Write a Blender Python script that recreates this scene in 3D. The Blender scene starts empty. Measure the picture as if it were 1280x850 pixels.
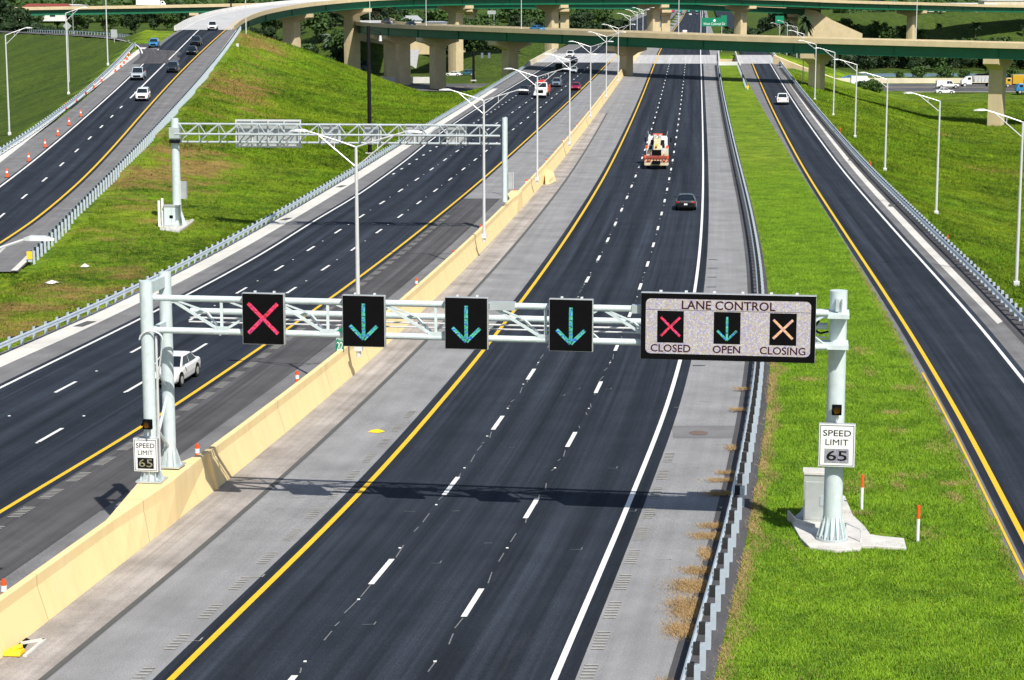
import bpy, math, random
import numpy as np
from mathutils import Vector, Matrix
R = math.radians
random.seed(7); rng = np.random.default_rng(7)
scene = bpy.context.scene
COL = scene.collection

# ------------------------------------------------------------------ camera model
H = 19.18; FPX = 2514.0; PITCH = math.atan(433/2514.0)
cT, sT = math.cos(PITCH), math.sin(PITCH)
def ray(px, py):
    a = (px-640)/FPX; b = (425-py)/FPX
    return np.array([a, cT + b*sT, -sT + b*cT])
def P(px, py, z=0.0):
    """ground point seen at photo pixel (px,py) on the level z (number or function of Y)"""
    d = ray(px, py); zz = z if not callable(z) else 0.0
    for _ in range(25 if callable(z) else 1):
        t = (zz-H)/d[2]; p = np.array([0, 0, H])+d*t
        if callable(z): zz = 0.5*zz+0.5*z(p[1])
    p[2] = zz if callable(z) else z
    return p
def PD(px, py, D):
    return np.array([0, 0, H]) + ray(px, py)*D*cT
def hermite(xs, ys):
    xs = np.array(xs, float); ys = np.array(ys, float)
    o = np.argsort(xs); xs = xs[o]; ys = ys[o]
    dx = np.diff(xs); s = np.diff(ys)/dx
    m = np.empty(len(xs)); m[0] = s[0]; m[-1] = s[-1]
    m[1:-1] = (s[:-1]*dx[1:]+s[1:]*dx[:-1])/(dx[1:]+dx[:-1])
    def f(x):
        x = np.asarray(x, float)
        i = np.clip(np.searchsorted(xs, x)-1, 0, len(xs)-2)
        h = dx[i]; t = (x-xs[i])/h
        r = ((1+2*t)*(1-t)**2*ys[i] + t*(1-t)**2*h*m[i] + t*t*(3-2*t)*ys[i+1] + t*t*(t-1)*h*m[i+1])
        r = np.where(x < xs[0], ys[0]+(x-xs[0])*m[0], r)
        r = np.where(x > xs[-1], ys[-1]+(x-xs[-1])*m[-1], r)
        return r if r.ndim else float(r)
    return f
zM = hermite([40, 62, 110, 170, 231, 268, 304, 328, 397, 440, 500, 552, 640, 847, 1157, 1800, 3000],
             [0, 0, -.15, -.55, -.75, -.57, -.3, -.1, .65, 1.2, 1.95, 2.4, 2.6, 2.8, 4, 6, 7])
dL = hermite([40, 150, 250, 400, 3000], [1.15, 1.1, .45, 0, 0])
def zL(y): return zM(y)-dL(y)
zN = hermite([100, 150, 196, 269, 318, 400, 442, 480, 523], [-1.6, -1.45, .3, 3.55, 5.7, 9.3, 11.2, 12.8, 14.6])
def trace(pts, z, deg=4, far=None, dz=0.0, ymin=45, smooth=True):
    """world X(Y) of a line traced on the photo"""
    w = [P(x, y, (lambda Y: z(Y)+dz)) for x, y in pts]
    Y = np.array([p[1] for p in w]); X = np.array([p[0] for p in w])
    if smooth:
        c = np.polynomial.Polynomial.fit(1/Y*100, X/Y*100, deg, w=np.ones(len(Y)))
        # slopes X/Y as a polynomial of 1/Y: straight lines stay straight
        f = lambda y: c(100/np.asarray(y, float))*np.asarray(y, float)/100
        kY = list(np.linspace(max(Y.min(), 48), Y.max(), 26)); kX = [float(f(y)) for y in kY]
    else:
        o = np.argsort(Y); kY = list(Y[o]); kX = list(X[o])
    if far:
        for y, x in far:
            if y > kY[-1]+20: kY.append(y); kX.append(x)
    return hermite(kY, kX)
S70 = 2550.0
def fx(px, D): return (D-1.5, (px-640)/S70*D)
Y1 = trace([(215,850),(320,747.5),(463,600),(525.5,530),(618,425),(658.8,373),(692.6,325),(715,286.5),(737.7,246),(763,200),(778,168),(800.6,120),(815.6,90),(830.7,62.7)], zM, 3, [fx(839.7,850), fx(851,1160), fx(860,1800), fx(880,3000)])
W1 = trace([(692,850),(700,830),(782.5,640),(819,545),(849,451),(870.6,363),(874.3,325),(876.8,275),(877.6,200),(877.5,130),(876.5,75)], zM, 4, [fx(876.4,850), fx(876.4,1160), fx(876.5,1800), fx(890,3000)])
G1 = trace([(852.5,850),(883.7,735),(915,640),(938,452.6),(949.5,363),(945.8,310),(935.7,262.7),(925.7,225),(918.2,200),(906.4,150),(900,100),(898,83)], zM, 5, [fx(896,640), fx(890,850), fx(885,1160), fx(882,1800)], dz=.8)
BX = trace([(0,824),(147.7,710.5),(264.2,615.3),(320,570.4),(400,507.5),(493,422.6),(550.6,371.7),(593.2,321.6),(640,276),(672.6,240),(700.2,201),(720.4,175.4),(740.5,150.4),(760.5,122.8),(775.5,100.3),(788,86),(805.6,61.4)], zM, 4, [fx(824,850), fx(840,1160), fx(852,1800), fx(870,3000)])
AP = trace([(53.7,850),(302.5,640),(335,610.5),(440.3,517.8),(535.5,425),(593.2,365.4),(640,312),(700.2,230),(717.7,205),(735.4,178),(775,120)], zM, 3)
LY = trace([(0,641),(46.4,613),(180.5,531.6),(319.5,437.6),(357.6,411.8),(405,379),(445.3,350.4),(508,304),(545.6,272.7),(595.7,228.8),(625.8,203.8),(635,194),(670.3,163),(710.4,126.6),(738,101.5),(765.5,75)], zL, 3, [fx(806,850), fx(830,1160), fx(846,1800), fx(865,3000)])
LB = trace([(60.7,546),(167.4,483.5),(251.9,433.3),(372.6,358.6),(415.7,329.8),(452.3,304.8),(481.2,284),(506.7,265.2),(529.3,248.4),(549.3,233.8),(567.4,220),(582.7,208),(597,197.4),(610,187.3),(642.5,161.4),(652,153.8),(660,147),(668,140.6),(682,129),(694.4,118.8),(705,109.8),(723.5,94)], zL, 3, [fx(794,850), fx(821,1160), fx(840,1800)])
LA = trace([(82.7,484),(170.4,436.8),(355.8,331.6),(395.2,307.3),(428.8,285.5),(457.3,266.4),(482.9,249.4),(505,234.6),(525.5,220.8),(543,209.3),(559.4,197.8),(574.3,187.5),(609.7,162),(639.8,141),(655.9,129.6)], zL, 3, [fx(783,850), fx(813,1160), fx(835,1800)])
LD = trace([(486,220.8),(509,207),(522,199),(546,183.6),(593,153),(618.5,136.6),(647.5,118.7),(668.8,104.4),(682.5,93.8)], zL, 2, [fx(771,850), fx(805,1160)])
LW = trace([(0,485.2),(172.9,400),(320,321.6),(395.2,275),(445.3,245),(480,221),(508,200),(531,181.4),(598.8,134),(662,95.6),(695,76)], zL, 3, [fx(760,850), fx(797,1160), fx(830,1800), fx(850,3000)], smooth=False)
LS = trace([(0,726),(125,640),(223,570.4),(320,499),(420,421.3),(490.4,370.4),(570.6,302.8),(598.2,272.7),(656.7,215.3)], zL, 3)
GC = trace([(0,460),(127.8,400),(320,302.8),(442.8,228.8),(485.4,200),(560,150),(640,100)], zL, 3)   # gutter inner edge
G3 = trace([(0,431),(65,400),(175.4,350.4),(320,280.5),(370,254),(420,226),(468,200),(491.6,176),(560,134),(610,107.8),(677.8,74)], zL, 3, [fx(748,850), fx(788,1160), fx(825,1800)], dz=.8)
RY = trace([(1280,674.6),(1260.8,637),(1250.7,613),(1124.2,400),(1070.3,307.8),(1007.9,213),(998.8,200),(972.8,152.9),(955.2,120.3),(945.2,92.7),(937.7,67.7)], zM, 4, [fx(925,850), fx(905,1160), fx(895,1800)])
RW = trace([(1280,476.4),(1229.4,413),(1213,397),(1140.5,312.8),(1055.5,213),(1042.7,200),(1015.4,160.4),(980.3,115.3),(960.3,72.7)], zM, 3, [fx(940,850), fx(916,1160), fx(905,1800)])
RE = trace([(1280,734.7),(1235.7,637),(1220.7,613),(1160.5,492.7),(1110.4,400),(1070.3,325.3),(997.8,213),(960,152),(944,115)], zM, 3)
RG = trace([(1215.6,373),(1056.5,200),(1030,165),(1000,125),(970.3,80)], zM, 2)
G2 = trace([(1280,395.5),(1160.5,282.7),(1090.6,210.5),(1080.3,200),(1035.4,155.4),(1000.4,112.8),(967.8,67.7)], zM, 3, [fx(948,850), fx(924,1160), fx(912,1800)], dz=.8)
NW = trace([(0,233.8),(26.3,213),(45,200),(100,151),(160.4,100),(175.4,84),(188,70)], zN, 2, [(442,-71.5),(480,-72.5),(520,-71)])
ND = trace([(28.8,246.9),(55.6,225),(77.7,205.5),(96,188),(112,172.4),(127,158),(139.8,145.4),(152.4,133.3),(163,122.8),(218,67.7),(259.4,31.3)], zN, 3)
NY = trace([(0,304),(62.7,259),(112.8,213),(127.8,200),(205.5,111.5),(250.6,65),(280.7,38.8)], zN, 3)
G4 = trace([(35,314),(50,303),(143,207),(213,137),(285.7,50),(296,38)], zN, 3, dz=.8)
NE = trace([(20,323),(155,200),(213,141),(285.7,52)], zN, 2)
G5 = trace([(0,187),(50,153),(110,110),(140,85),(155,66)], zN, 2, dz=.8)
NG = trace([(0,203),(135,100),(158,77)], zN, 1)

# ------------------------------------------------------------------ mesh helpers
ORG = {}
class MB:
    def __init__(s): s.v = []; s.f = []; s.uv = []; s.n = 0; s.hasuv = False
    def add(s, verts, faces, uvs=None):
        b = s.n
        s.v.append(np.asarray(verts, float).reshape(-1, 3)); s.n += len(s.v[-1])
        s.f.extend([tuple(b+i for i in f) for f in faces]); return s
    def box(s, c, size, rz=0.0, M=None):
        x, y, z = [k/2 for k in size]
        v = np.array([[-x,-y,-z],[x,-y,-z],[x,y,-z],[-x,y,-z],[-x,-y,z],[x,-y,z],[x,y,z],[-x,y,z]])
        if M is not None: v = v@np.array(M).T
        if rz:
            c_, s_ = math.cos(rz), math.sin(rz); v = v@np.array([[c_,s_,0],[-s_,c_,0],[0,0,1]])
        return s.add(v+np.array(c), [(0,3,2,1),(4,5,6,7),(0,1,5,4),(1,2,6,5),(2,3,7,6),(3,0,4,7)])
    def tube(s, p0, p1, r0, r1=None, n=8, up=None):
        p0 = np.array(p0, float); p1 = np.array(p1, float); r1 = r0 if r1 is None else r1
        d = p1-p0; d /= max(np.linalg.norm(d), 1e-9)
        a = np.array([0,0,1.]) if abs(d[2]) < .9 else np.array([1.,0,0])
        u = np.cross(d, a); u /= np.linalg.norm(u); w = np.cross(d, u)
        an = np.arange(n)*2*math.pi/n
        ring = np.cos(an)[:,None]*u + np.sin(an)[:,None]*w
        v = np.vstack([p0+ring*r0, p1+ring*r1])
        f = [(i, i+n, (i+1)%n+n, (i+1)%n) for i in range(n)]
        return s.add(v, f+[tuple(range(n)), tuple(range(2*n-1, n-1, -1))])
    def path(s, pts, r, n=8):
        for a, b in zip(pts[:-1], pts[1:]): s.tube(a, b, r, n=n)
        return s
    def beam(s, p0, p1, w, h):
        p0 = np.array(p0, float); p1 = np.array(p1, float)
        d = p1-p0; L = np.linalg.norm(d); d /= L
        a = np.array([0,0,1.]) if abs(d[2]) < .9 else np.array([0,1.,0])
        u = np.cross(d, a); u /= np.linalg.norm(u); q = np.cross(u, d)
        v = [p0+u*i*w/2+q*j*h/2 for i, j in ((-1,-1),(1,-1),(1,1),(-1,1))]+[p1+u*i*w/2+q*j*h/2 for i, j in ((-1,-1),(1,-1),(1,1),(-1,1))]
        return s.add(v, [(0,1,2,3),(7,6,5,4),(0,4,5,1),(1,5,6,2),(2,6,7,3),(3,7,4,0)])
    def loft(s, rings, caps=True):
        n = len(rings[0]); v = np.vstack([np.asarray(r, float) for r in rings]); f = []
        for k in range(len(rings)-1):
            for i in range(n):
                j = (i+1) % n; f.append((k*n+i, k*n+j, (k+1)*n+j, (k+1)*n+i))
        if caps: f += [tuple(range(n-1, -1, -1)), tuple((len(rings)-1)*n+i for i in range(n))]
        return s.add(v, f)
    def quad(s, a, b, c, d): return s.add([a, b, c, d], [(0,1,2,3)])
    def build(s, name, mat, parent=None, smooth=False, bevel=0.0, fixn=False, kind=None):
        me = bpy.data.meshes.new(name)
        v = np.vstack(s.v) if s.v else np.zeros((0,3))
        off = np.array(ORG.get(parent.name, (0,0,0))) if parent else np.zeros(3)
        me.from_pydata((v-off).tolist(), [], s.f)
        me.materials.append(mat)
        if smooth: me.polygons.foreach_set('use_smooth', [True]*len(me.polygons))
        if fixn:
            import bmesh
            bm = bmesh.new(); bm.from_mesh(me); bmesh.ops.recalc_face_normals(bm, faces=bm.faces); bm.to_mesh(me); bm.free()
        me.update()
        o = bpy.data.objects.new(name, me); COL.objects.link(o)
        if parent: o.parent = parent; ORG[o.name] = tuple(off)
        else: ORG[o.name] = (0,0,0)
        if bevel:
            m = o.modifiers.new('bevel', 'BEVEL'); m.width = bevel; m.segments = 2; m.limit_method = 'ANGLE'; m.angle_limit = R(35)
        if kind: o['kind'] = kind
        return o
def thing(name, label, cat, loc=(0,0,0), rz=0.0, group=None):
    o = bpy.data.objects.new(name, None); COL.objects.link(o); o.empty_display_size = .3
    o.location = loc; o.rotation_euler = (0,0,rz); ORG[o.name] = tuple(loc)
    o['label'] = label; o['category'] = cat
    if group: o['group'] = group
    return o
def tag(o, label, cat, group=None, kind=None):
    if kind: o['kind'] = kind
    o['label'] = label; o['category'] = cat
    if group: o['group'] = group
    return o
def copy_tree(o, parent=None):
    c = o.copy(); COL.objects.link(c)
    if parent: c.parent = parent
    for ch in list(o.children): copy_tree(ch, c)
    return c
def place(proto, used, loc, rz, label, group=None, scale=None):
    """first use moves the prototype itself, later uses are copies"""
    o = proto if not used.get(proto.name) else copy_tree(proto)
    used[proto.name] = True
    o.location = tuple(loc); o.rotation_euler = (0,0,rz); o['label'] = label
    if group: o['group'] = group
    if scale: o.scale = (scale,)*3 if not hasattr(scale, '__len__') else scale
    return o
USED = {}
def strip(name, xa, xb, z, y0, y1, mat, dz=0.0, step=6.0, parent=None, kind='structure', nx=1, za=None):
    """road-like sheet between the lines xa(Y) and xb(Y); UV = metres across, metres along"""
    n = max(2, int((y1-y0)/step)+1)
    t = np.linspace(0, 1, n); ys = y0+(y1-y0)*t if y0 > 300 or y1-y0 < 60 else y0*(y1/y0)**t
    v = []; uv = []; f = []
    A = np.array([xa(y) for y in ys]); B = np.array([xb(y) for y in ys])
    s = np.concatenate([[0], np.cumsum(np.hypot(np.diff(ys), np.diff(A)))])
    for i, y in enumerate(ys):
        for k in range(nx+1):
            x = A[i]+(B[i]-A[i])*k/nx
            v.append((x, y, float(z(y))+dz)); uv.append((x-A[i], s[i]))
    for i in range(n-1):
        for k in range(nx):
            a = i*(nx+1)+k; f.append((a, a+1, a+nx+2, a+nx+1))
    me = bpy.data.meshes.new(name); me.from_pydata(v, [], f); me.materials.append(mat)
    ul = me.uv_layers.new(name='UVMap')
    li = np.empty(len(me.loops), int); me.loops.foreach_get('vertex_index', li)
    ul.data.foreach_set('uv', np.array(uv)[li].ravel())
    o = bpy.data.objects.new(name, me); COL.objects.link(o)
    if parent: o.parent = parent
    elif kind: o['kind'] = kind
    return o
def off(f, d): return lambda y: f(y)+d
def mix(f, g, t): return lambda y: f(y)*(1-t)+g(y)*t
def dashes(name, line, z, y0, y1, mat, anchor, parent, period=12.19, length=3.05, w=.17, dz=.022):
    """one mesh of painted dashes along a lane line"""
    ys = np.arange(y0, y1, 1.0); xs = np.array([line(y) for y in ys])
    s = np.concatenate([[0], np.cumsum(np.hypot(np.diff(ys), np.diff(xs)))])
    sa = np.interp(anchor, ys, s); m = MB()
    k0 = -int(sa/period)-1
    for k in range(k0, int((s[-1]-sa)/period)+1):
        c = sa+k*period
        if c-length/2 < 0 or c+length/2 > s[-1]: continue
        a, b = np.interp([c-length/2, c+length/2], s, ys)
        xa, xb = line(a), line(b); za, zb = float(z(a))+dz, float(z(b))+dz
        m.quad((xa-w/2,a,za),(xa+w/2,a,za),(xb+w/2,b,zb),(xb-w/2,b,zb))
    return m.build(name, mat, parent)
def heading(line, y): return math.atan2(-(line(y+3)-line(y-3)), 6.0)   # rz of a vehicle whose +Y points up the road

# ------------------------------------------------------------------ materials
def newmat(name):
    m = bpy.data.materials.new(name); m.use_nodes = True
    nt = m.node_tree; b = nt.nodes['Principled BSDF']; return m, nt, b
def N(nt, t, **k):
    n = nt.nodes.new(t)
    for a, v in k.items(): setattr(n, a, v)
    return n
def coords(nt, kind='Object', scale=(1,1,1)):
    t = N(nt, 'ShaderNodeTexCoord'); mp = N(nt, 'ShaderNodeMapping'); mp.inputs['Scale'].default_value = scale
    nt.links.new(t.outputs[kind], mp.inputs[0]); return mp.outputs[0]
def noise(nt, vec, scale, detail=4, rough=.6):
    n = N(nt, 'ShaderNodeTexNoise'); n.inputs['Scale'].default_value = scale; n.inputs['Detail'].default_value = detail; n.inputs['Roughness'].default_value = rough
    nt.links.new(vec, n.inputs['Vector']); return n.outputs['Fac']
def ramp(nt, fac, stops):
    r = N(nt, 'ShaderNodeValToRGB'); e = r.color_ramp.elements
    while len(e) < len(stops): e.new(.5)
    for i, (p, c) in enumerate(stops): e[i].position = p; e[i].color = (*c, 1) if len(c) == 3 else c
    nt.links.new(fac, r.inputs[0]); return r.outputs[0]
def mixc(nt, fac, a, b, mode='MIX'):
    m = N(nt, 'ShaderNodeMix', data_type='RGBA', blend_type=mode)
    for sock, val in ((m.inputs[0], fac), (m.inputs[6], a), (m.inputs[7], b)):
        if isinstance(val, (int, float)): sock.default_value = val
        elif isinstance(val, tuple): sock.default_value = (*val, 1) if len(val) == 3 else val
        else: nt.links.new(val, sock)
    return m.outputs[2]
def bump(nt, b, h, strength=.3, dist=.02):
    n = N(nt, 'ShaderNodeBump'); n.inputs['Strength'].default_value = strength; n.inputs['Distance'].default_value = dist
    nt.links.new(h, n.inputs['Height']); nt.links.new(n.outputs[0], b.inputs['Normal'])
def simple(name, col, rough=.6, metal=0.0, var=.12, scale=3.0, spec=None, coat=0.0, bmp=0.0):
    m, nt, b = newmat(name)
    v = coords(nt); f = noise(nt, v, scale, 5)
    lo = tuple(max(0, c*(1-var)) for c in col); hi = tuple(min(1, c*(1+var)) for c in col)
    nt.links.new(ramp(nt, f, [(.3, lo), (.7, hi)]), b.inputs['Base Color'])
    b.inputs['Roughness'].default_value = rough; b.inputs['Metallic'].default_value = metal
    if spec is not None: b.inputs['Specular IOR Level'].default_value = spec
    if coat: b.inputs['Coat Weight'].default_value = coat
    if bmp: bump(nt, b, noise(nt, v, scale*8, 3), bmp)
    return m
def asphalt(name, col, streak=.35, speck=.25, lane=3.66, rough=.85, off_u=0.0, big=.15, tint=None, tracks=0.0):
    """u,v in metres: wheel-track streaks run along v, fine aggregate from object coordinates"""
    m, nt, b = newmat(name)
    uvs = coords(nt, 'UV', (1.3, .012, 1)); s1 = noise(nt, uvs, 1.0, 4, .6)
    uv2 = coords(nt, 'UV', (5.0, .05, 1)); s2 = noise(nt, uv2, 1.0, 3, .6)
    ob = coords(nt, 'Object'); sp = noise(nt, ob, 22, 2, .9); bg = noise(nt, ob, .35, 5, .6)
    c = mixc(nt, 1.0, ramp(nt, s1, [(.3, (1-streak,)*3), (.7, (1+streak,)*3)]), col, 'MULTIPLY')
    c = mixc(nt, 1.0, c, ramp(nt, s2, [(.3, (1-streak*.5,)*3), (.7, (1+streak*.5,)*3)]), 'MULTIPLY')
    c = mixc(nt, 1.0, c, ramp(nt, sp, [(.25, (1-speck,)*3), (.75, (1+speck,)*3)]), 'MULTIPLY')
    c = mixc(nt, 1.0, c, ramp(nt, bg, [(.3, (1-big,)*3), (.7, (1+big,)*3)]), 'MULTIPLY')
    if tracks:
        sx = N(nt,'ShaderNodeSeparateXYZ'); tu = N(nt,'ShaderNodeTexCoord'); nt.links.new(tu.outputs['UV'], sx.inputs[0])
        m1 = N(nt,'ShaderNodeMath', operation='MULTIPLY_ADD'); nt.links.new(sx.outputs[0], m1.inputs[0]); m1.inputs[1].default_value = 2*math.pi/1.83; m1.inputs[2].default_value = -1.45*2*math.pi/1.83
        m2 = N(nt,'ShaderNodeMath', operation='COSINE'); nt.links.new(m1.outputs[0], m2.inputs[0])
        m3 = N(nt,'ShaderNodeMath', operation='MULTIPLY_ADD'); nt.links.new(m2.outputs[0], m3.inputs[0]); m3.inputs[1].default_value = tracks; m3.inputs[2].default_value = 1.0+tracks
        mm = N(nt,'ShaderNodeVectorMath', operation='SCALE'); nt.links.new(c, mm.inputs[0]); nt.links.new(m3.outputs[0], mm.inputs['Scale']); c = mm.outputs[0]
        st_ = noise(nt, coords(nt,'UV',(.9,.09,1)), 1.0, 6, .75)
        c = mixc(nt, ramp(nt, st_, [(.60,(0,0,0)),(.72,(.55,.55,.55))]), c, (.045,.048,.055))
    nt.links.new(c, b.inputs['Base Color']); b.inputs['Roughness'].default_value = rough
    b.inputs['Specular IOR Level'].default_value = .12
    bump(nt, b, sp, .25, .01)
    return m
M = {}
M['asphalt'] = asphalt('fresh_asphalt', (.021,.026,.035), .42, .60, tracks=.20)
M['asphalt2'] = asphalt('brown_asphalt', (.085,.083,.086), .3, .3)
M['shoulder'] = asphalt('worn_shoulder_asphalt', (.255,.255,.257), .10, .42, big=.16)
M['shoulder2'] = asphalt('grey_shoulder_asphalt', (.18,.178,.18), .12, .42, big=.18)
M['apron'] = asphalt('stained_concrete', (.34,.31,.285), .18, .35, big=.30)
M['gutter'] = asphalt('pale_gutter_concrete', (.62,.60,.55), .05, .12, big=.12)
M['deck'] = asphalt('bridge_deck_concrete', (.46,.46,.46), .15, .12, big=.1)
M['street'] = asphalt('street_asphalt', (.10,.10,.105), .2, .2)
M['white'] = simple('white_road_paint', (.80,.79,.76), .6, var=.08, scale=6)
M['yellow'] = simple('yellow_road_paint', (.80,.48,.015), .6, var=.10, scale=5)
M['rumble'] = simple('worn_rumble_grooves', (.36,.35,.32), .9, var=.2)
M['seam'] = simple('scuffed_lane_seam', (.16,.16,.165), .9, var=.4, scale=9)
M['tar'] = simple('tar_joint', (.09,.09,.085), .8)
def wallmat():
    m, nt, b = newmat('ochre_painted_concrete')
    ob = coords(nt, 'Object', (1.1,1.1,.12)); f = noise(nt, ob, 1.0, 6, .7); g = noise(nt, coords(nt), .6, 5, .6)
    c = mixc(nt, ramp(nt, f, [(.45,(0,0,0)),(.75,(1,1,1))]), (.86,.65,.32), (.76,.56,.28))
    c = mixc(nt, ramp(nt, g, [(.55,(0,0,0)),(.8,(.6,.6,.6))]), c, (.88,.71,.42))
    sp = N(nt,'ShaderNodeSeparateXYZ'); tc = N(nt,'ShaderNodeTexCoord'); nt.links.new(tc.outputs['Object'], sp.inputs[0])
    ad = N(nt,'ShaderNodeMath', operation='ADD'); nt.links.new(sp.outputs[1], ad.inputs[0]); ad.inputs[1].default_value = 910
    md = N(nt,'ShaderNodeMath', operation='MODULO'); nt.links.new(ad.outputs[0], md.inputs[0]); md.inputs[1].default_value = 9.1
    lt = N(nt,'ShaderNodeMath', operation='LESS_THAN'); nt.links.new(md.outputs[0], lt.inputs[0]); lt.inputs[1].default_value = .035
    c = mixc(nt, lt.outputs[0], c, (.36,.27,.15))
    nt.links.new(c, b.inputs['Base Color']); b.inputs['Roughness'].default_value = .85; bump(nt, b, noise(nt, coords(nt), 7, 3), .1); return m
M['wall'] = wallmat()
M['tan'] = simple('tan_painted_concrete', (.58,.47,.28), .8, var=.10, scale=.5)
M['tanlight'] = simple('pale_tan_concrete', (.66,.58,.42), .8, var=.12, scale=.35)
M['parapet'] = simple('pale_concrete', (.62,.61,.58), .8, var=.1, scale=.7)
M['green'] = simple('green_painted_steel', (.004,.135,.062), .45, var=.15, scale=.4)
M['galv'] = simple('galvanised_steel', (.52,.57,.58), .42, .35, var=.10, scale=2)
M['galvlight'] = simple('weathered_steel_tube', (.60,.68,.68), .5, .1, var=.10, scale=3)
M['rail'] = simple('guardrail_zinc', (.55,.63,.70), .42, .30, var=.12, scale=2)
M['alu'] = simple('aluminium_pole', (.70,.70,.70), .4, .25, var=.05)
M['signback'] = simple('aluminium_sign_back', (.50,.52,.52), .45, .4, var=.12)
M['black'] = simple('black_housing', (.0035,.0035,.004), .9, var=.2, spec=.1)
M['rubber'] = simple('black_rubber', (.015,.015,.015), .8, var=.2)
M['darkmetal'] = simple('dark_bronze_steel', (.006,.006,.007), .6, .0, spec=.2)
M['signwhite'] = simple('white_sign_sheet', (.82,.82,.80), .4, var=.02)
M['signgreen'] = simple('green_sign_sheet', (.0,.20,.10), .4, var=.04)
M['signyellow'] = simple('yellow_plastic', (.85,.55,.02), .5, var=.08)
M['orange'] = simple('orange_plastic', (.90,.10,.015), .5, var=.05)
M['red'] = simple('red_plastic', (.72,.02,.015), .4, var=.05)
M['amber'] = simple('amber_lens', (.35,.13,.01), .25, var=.1)
M['cab'] = simple('cabinet_aluminium', (.55,.58,.56), .35, .4, var=.08)
M['slab'] = simple('white_slab_concrete', (.58,.56,.52), .85, var=.16, scale=1.6, bmp=.4)
M['glass'] = simple('dark_vehicle_glass', (.012,.018,.025), .08, var=.1)
M['chrome'] = simple('bright_metal', (.7,.7,.7), .2, .9, var=.05)
M['lamp'] = simple('headlamp_lens', (.75,.77,.8), .15, var=.05)
M['tail'] = simple('tail_lamp_lens', (.45,.01,.01), .2, var=.05)
M['bark'] = simple('bark', (.10,.075,.05), .9, var=.3, scale=6)
M['roofred'] = simple('red_roof_tiles', (.22,.045,.035), .8, var=.15)
M['render'] = simple('white_rendered_wall', (.72,.70,.68), .8, var=.06)
M['riprap'] = simple('grey_slope_paving', (.36,.36,.36), .9, var=.2, scale=1.5)
M['debris'] = simple('crumpled_white_plastic', (.75,.72,.72), .5)
M['beige'] = simple('beige_painted_steel', (.56,.47,.29), .6, var=.25, scale=4)
M['rust'] = simple('dusty_red_steel', (.26,.05,.03), .6, var=.4, scale=5)
M['dustywhite'] = simple('dusty_white_steel', (.55,.53,.48), .5, var=.3, scale=3)
def paint(name, col): return simple(name, col, .32, .0, var=.02, coat=.35)
for n, c in dict(pwhite=(.80,.80,.79), pblack=(.004,.006,.009), psilver=(.42,.47,.52), pdark=(.015,.024,.036), pblue=(.03,.20,.42), pmaroon=(.30,.01,.05), pgrey=(.16,.20,.25), pteal=(.02,.10,.13), pmustard=(.55,.33,.02), pgreen=(.01,.06,.05)).items():
    M[n] = paint(n[1:]+'_car_paint', c)
M['pgreyx'] = M['pgrey']
M['truckwhite'] = simple('white_truck_paint', (.78,.77,.74), .35, coat=.4, var=.05)

def grass_mat(name, a, b_, c_, dry=(.42,.27,.10), soft=False):
    m, nt, b = newmat(name)
    ob = coords(nt); f1 = noise(nt, ob, .12, 6, .62); f2 = noise(nt, ob, 1.6, 6, .75); f3 = noise(nt, ob, 9, 4, .8)
    f0 = noise(nt, ob, .045, 5, .7)
    c = mixc(nt, ramp(nt, f1, [(.40, (0,0,0)), (.58, (1,1,1))]), a, b_)
    c = mixc(nt, ramp(nt, f2, [(.45, (0,0,0)), (.66, (1,1,1))]), c, c_)
    c = mixc(nt, ramp(nt, f0, [(.45, (0,0,0)), (.65, (.7,.7,.7))]), c, c_)
    sc_ = N(nt, 'ShaderNodeAttribute', attribute_name='scrub')
    c = mixc(nt, sc_.outputs['Fac'], c, mixc(nt, ramp(nt, f2, [(.35, (0,0,0)), (.65, (1,1,1))]), (.030,.070,.014), (.085,.115,.035)))
    c = mixc(nt, 1.0, c, ramp(nt, f3, [(.25, (.55,.55,.55)), (.75, (1.45,1.45,1.4))]), 'MULTIPLY')
    at = N(nt, 'ShaderNodeAttribute', attribute_name='dry')
    f4 = noise(nt, ob, .16, 7, .72)
    ma = N(nt, 'ShaderNodeMath', operation='ADD'); nt.links.new(at.outputs['Fac'], ma.inputs[0]); nt.links.new(f4, ma.inputs[1])
    k = ramp(nt, ma.outputs[0], [(.76, (0,0,0)), (.93, (.9,.9,.9))])
    c = mixc(nt, k, c, dry)
    nt.links.new(c, b.inputs['Base Color']); b.inputs['Roughness'].default_value = .95; b.inputs['Specular IOR Level'].default_value = .1
    f5 = noise(nt, ob, .55, 5, .75)
    h = N(nt, 'ShaderNodeMath', operation='MULTIPLY_ADD'); nt.links.new(f5, h.inputs[0]); h.inputs[1].default_value = 2.2; nt.links.new(f2, h.inputs[2])
    c2 = mixc(nt, 1.0, c, ramp(nt, f5, [(.36, (.62,.66,.62)), (.60, (1.12,1.10,1.05))]), 'MULTIPLY'); nt.links.new(c2, b.inputs['Base Color'])
    bump(nt, b, h.outputs[0], 1.0, .55)
    return m
M['grass'] = grass_mat('embankment_grass', (.165,.330,.018), (.050,.130,.012), (.33,.43,.03))
M['lawn'] = grass_mat('median_lawn', (.22,.37,.024), (.13,.27,.017), (.32,.41,.04))
def blade_mat(name, c1, c2, c3):
    m, nt, b = newmat(name)
    ob = coords(nt); f = noise(nt, ob, .5, 5, .7); g = noise(nt, ob, 14, 2, .8)
    c = mixc(nt, ramp(nt, f, [(.4, (0,0,0)), (.62, (1,1,1))]), c1, c2)
    c = mixc(nt, ramp(nt, g, [(.5, (0,0,0)), (.75, (1,1,1))]), c, c3)
    nt.links.new(c, b.inputs['Base Color']); b.inputs['Roughness'].default_value = .6; b.inputs['Specular IOR Level'].default_value = .2
    return m
M['blades'] = blade_mat('grass_blades', (.19,.36,.016), (.075,.19,.010), (.38,.45,.045))
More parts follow.
